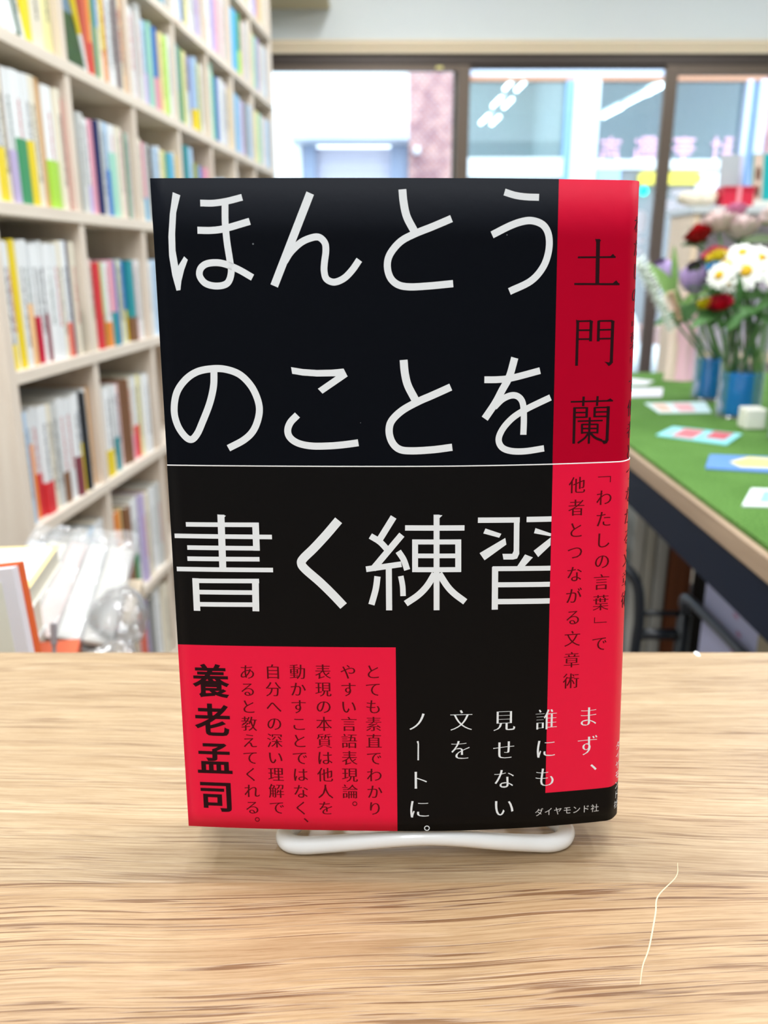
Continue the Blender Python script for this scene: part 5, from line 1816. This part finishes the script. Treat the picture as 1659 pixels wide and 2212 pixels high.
for k, lab in enumerate(['nearest pair of lit tubes behind the shop window across the street', 'middle pair of lit tubes behind the shop window across the street', 'farthest pair of lit tubes behind the shop window across the street']):
    y = FY + 0.5 + 0.45 * k
    s_ = y / 8.0
    x = (1.155 - 0.105 * k) * s_
    z = 0.978 + (1.50 - 0.14 * k) * s_
    ceiling_lamp(lab, (x + 0.035, y - 0.02, z + 0.03), (x - 0.035, y + 0.10, z - 0.03), 0.14, 2, 'lit tubes across the street')
for k, lab in enumerate(['bright lit tube nearest the glass in the blue shop window', 'middle bright lit tube in the blue shop window', 'farthest bright lit tube in the blue shop window']):
    y = FY + 0.5 + 0.45 * k
    s_ = y / 8.0
    x = (2.40 - 0.19 * k) * s_
    z = 0.978 + (1.475 - 0.095 * k) * s_
    ceiling_lamp(lab, (x + 0.085, y - 0.02, z + 0.04), (x - 0.085, y + 0.10, z - 0.04), 0.07, 2 if k != 1 else 1, 'lit tubes across the street')
# pink characters on the glass, too blurred to read: built from plain strokes
pk = mat('pink_letter', (255, 204, 232), 0.5, 0.3)
LET = {0: [((-.5, .3), (.5, .3)), ((0, .5), (0, -.1)), ((-.4, .05), (.4, .05)), ((-.35, -.1), (-.4, -.5)), ((.3, -.1), (.4, -.5)), ((-.25, -.25), (.25, -.25))],
       1: [((-.45, .4), (-.3, .2)), ((-.5, -.45), (.5, -.4)), ((-.4, .0), (-.4, -.4)), ((-.15, .45), (.45, .45)), ((-.15, .45), (-.15, -.3)), ((.45, .45), (.45, -.3)), ((-.15, .2), (.45, .2)), ((-.15, -.05), (.45, -.05)), ((.15, .45), (.15, -.3))],
       2: [((-.5, .38), (.5, .38)), ((-.35, .2), (.35, .2)), ((-.5, .0), (.5, .0)), ((-.35, -.2), (.35, -.2)), ((0, .5), (0, -.5)), ((-.3, .3), (-.3, .1)), ((.3, .3), (.3, .1))],
       3: [((-.3, .5), (-.3, -.5)), ((-.5, .2), (-.05, .2)), ((.1, .4), (.5, .4)), ((.3, .5), (.3, -.1)), ((.0, .1), (.5, .1)), ((.0, -.2), (.5, -.2)), ((.25, -.1), (.05, -.5)), ((.3, -.2), (.5, -.5))]}
for i, x in enumerate((2.03, 2.34, 2.69, 3.03)):
    bm = BM()
    for (ax_, ay), (bx_, by) in LET[i]:
        s = 0.19
        tube(bm, [(ax_ * s, 0, ay * s), (bx_ * s, 0, by * s)], 0.013, 6)
    obj('window_letter', bm, pk, b, loc=(x, 0.02, 2.01))
# signs in front of the facade
bm = BM()
w, h = 0.285, 0.052
prism(bm, [(w - h + h * cos(a), h * sin(a)) for a in [(-pi / 2) + pi * k / 10 for k in range(11)]] + [(-w + h + h * cos(a), h * sin(a)) for a in [(pi / 2) + pi * k / 10 for k in range(11)]], 0, 0.03)
for v in bm.verts:
    v.co = Vector((v.co.x, -v.co.z, v.co.y))
t = obj('sign', bm, mat('yellow_sign', (240, 220, 84), 0.5, 0.3, emit=(250, 236, 100), es=0.12), None, loc=(2.565, 7.97, 1.705))
tag(t, 'yellow rounded sign on the wall across the street', 'sign')
bm = BM()
lathe(bm, [(0.0001, 0), (0.035, 0.0), (0.035, 0.02), (0.0001, 0.024)], 20)
for v in bm.verts:
    v.co = Vector((v.co.x, -v.co.z, v.co.y))
o = obj('signal_lamp', bm, mat('cyan_light', (0, 240, 220), 0.4, 0.3, emit=(0, 240, 220), es=1.6), None, loc=(2.345, 7.97, 1.60))
tag(o, 'small round cyan light under the yellow sign', 'lamp')
o = obj('notice', bx(-0.12, 0.12, -0.015, 0, -0.09, 0.09, 0.004), white_f, None, loc=(2.93, 7.985, 1.67))
tag(o, 'white notice on the wall right of the yellow sign', 'notice')
o = obj('notice', bx(-0.11, 0.11, -0.015, 0, -0.06, 0.06, 0.004), mat('blue_white_notice', (170, 206, 244), 0.5, 0.3), None, loc=(2.02, 7.985, 1.72))
tag(o, 'pale blue notice left of the yellow sign', 'notice')
# white stickers on the inside of the doors' glass
stk_m = mat('white_sticker', (236, 240, 252), 0.5, 0.3)


def sticker(label, x, z, w, h, y=3.898):
    bm = BM()
    prism(bm, [(w / 2 * (abs(cos(a)) ** 0.6) * (1 if cos(a) >= 0 else -1), h / 2 * (abs(sin(a)) ** 0.6) * (1 if sin(a) >= 0 else -1)) for a in [2 * pi * k / 24 for k in range(24)]], 0, 0.001)
    for v in bm.verts:
        v.co = Vector((v.co.x, -v.co.z, v.co.y))
    o = obj('sticker', bm, stk_m, None, loc=(x, y, z))
    tag(o, label, 'sticker', 'white stickers on the door glass')


sticker('long white sticker on the right glass door, topmost', 1.33, 1.276, 0.12, 0.032)
sticker('white sticker on the right glass door above the cabinet, left one', 1.275, 1.225, 0.05, 0.045)
sticker('white sticker on the right glass door above the cabinet, widest one', 1.375, 1.215, 0.15, 0.035)
# the middle door's stickers
sticker('large white label on the middle glass door beside the black book', 1.145, 1.155, 0.085, 0.10, 3.952)
sticker('long white label on the middle glass door, second from the lowest', 1.13, 1.075, 0.12, 0.028, 3.952)
sticker('long white label on the middle glass door, lowest one', 1.125, 1.030, 0.12, 0.026, 3.952)
# white scooter parked outside
sw = mat('scooter_white', (244, 246, 250), 0.35, 0.5)
sk = mat('scooter_black', (40, 44, 54), 0.6, 0.3)
t = thing('scooter', 'white scooter parked outside behind the middle glass door', 'scooter', (1.80, 6.2, -0.05))
bm = BM()
tube(bm, catmull([(-0.75, 0, 0.62), (-0.45, 0, 0.70), (-0.12, 0, 0.62), (-0.02, 0, 0.36), (0.3, 0, 0.34), (0.42, 0, 0.5), (0.50, 0, 0.86)], 6),
     [0.10 + 0.05 * abs(sin(k * 0.12)) for k in range(37)], 14)
obj('body', bm, sw, t, smooth=True)
for wx in (-0.62, 0.62):
    bm = BM()
    tube(bm, [(wx + 0.2 * cos(2 * pi * k / 28), 0, 0.26 + 0.2 * sin(2 * pi * k / 28)) for k in range(28)], 0.055, 10, closed=True)
    obj('wheel', bm, sk, t, smooth=True)
obj('seat', bx(-0.72, -0.12, -0.13, 0.13, 0.78, 0.86, 0.03), sk, t)
bm = BM()
tube(bm, [(0.62, 0, 0.26), (0.48, 0, 0.95)], 0.035, 10)
obj('fork', bm, sw, t, smooth=True)
bm = BM()
tube(bm, [(0.44, -0.32, 1.02), (0.48, 0, 0.96), (0.44, 0.32, 1.02)], 0.02, 10)
obj('handlebar', bm, sk, t, smooth=True)
obj('headlamp', bx(0.44, 0.60, -0.1, 0.1, 0.84, 0.98, 0.04), sw, t)
o = obj('planter', bx(-0.45, 0.45, -0.15, 0.15, 0.0, 0.52, 0.01), mat('pink_brown_brick', (196, 160, 152), 0.8, 0.2, vary=0.15), None, loc=(1.95, 7.2, -0.05))
tag(o, 'low pinkish brown planter box outside behind the scooter', 'planter')
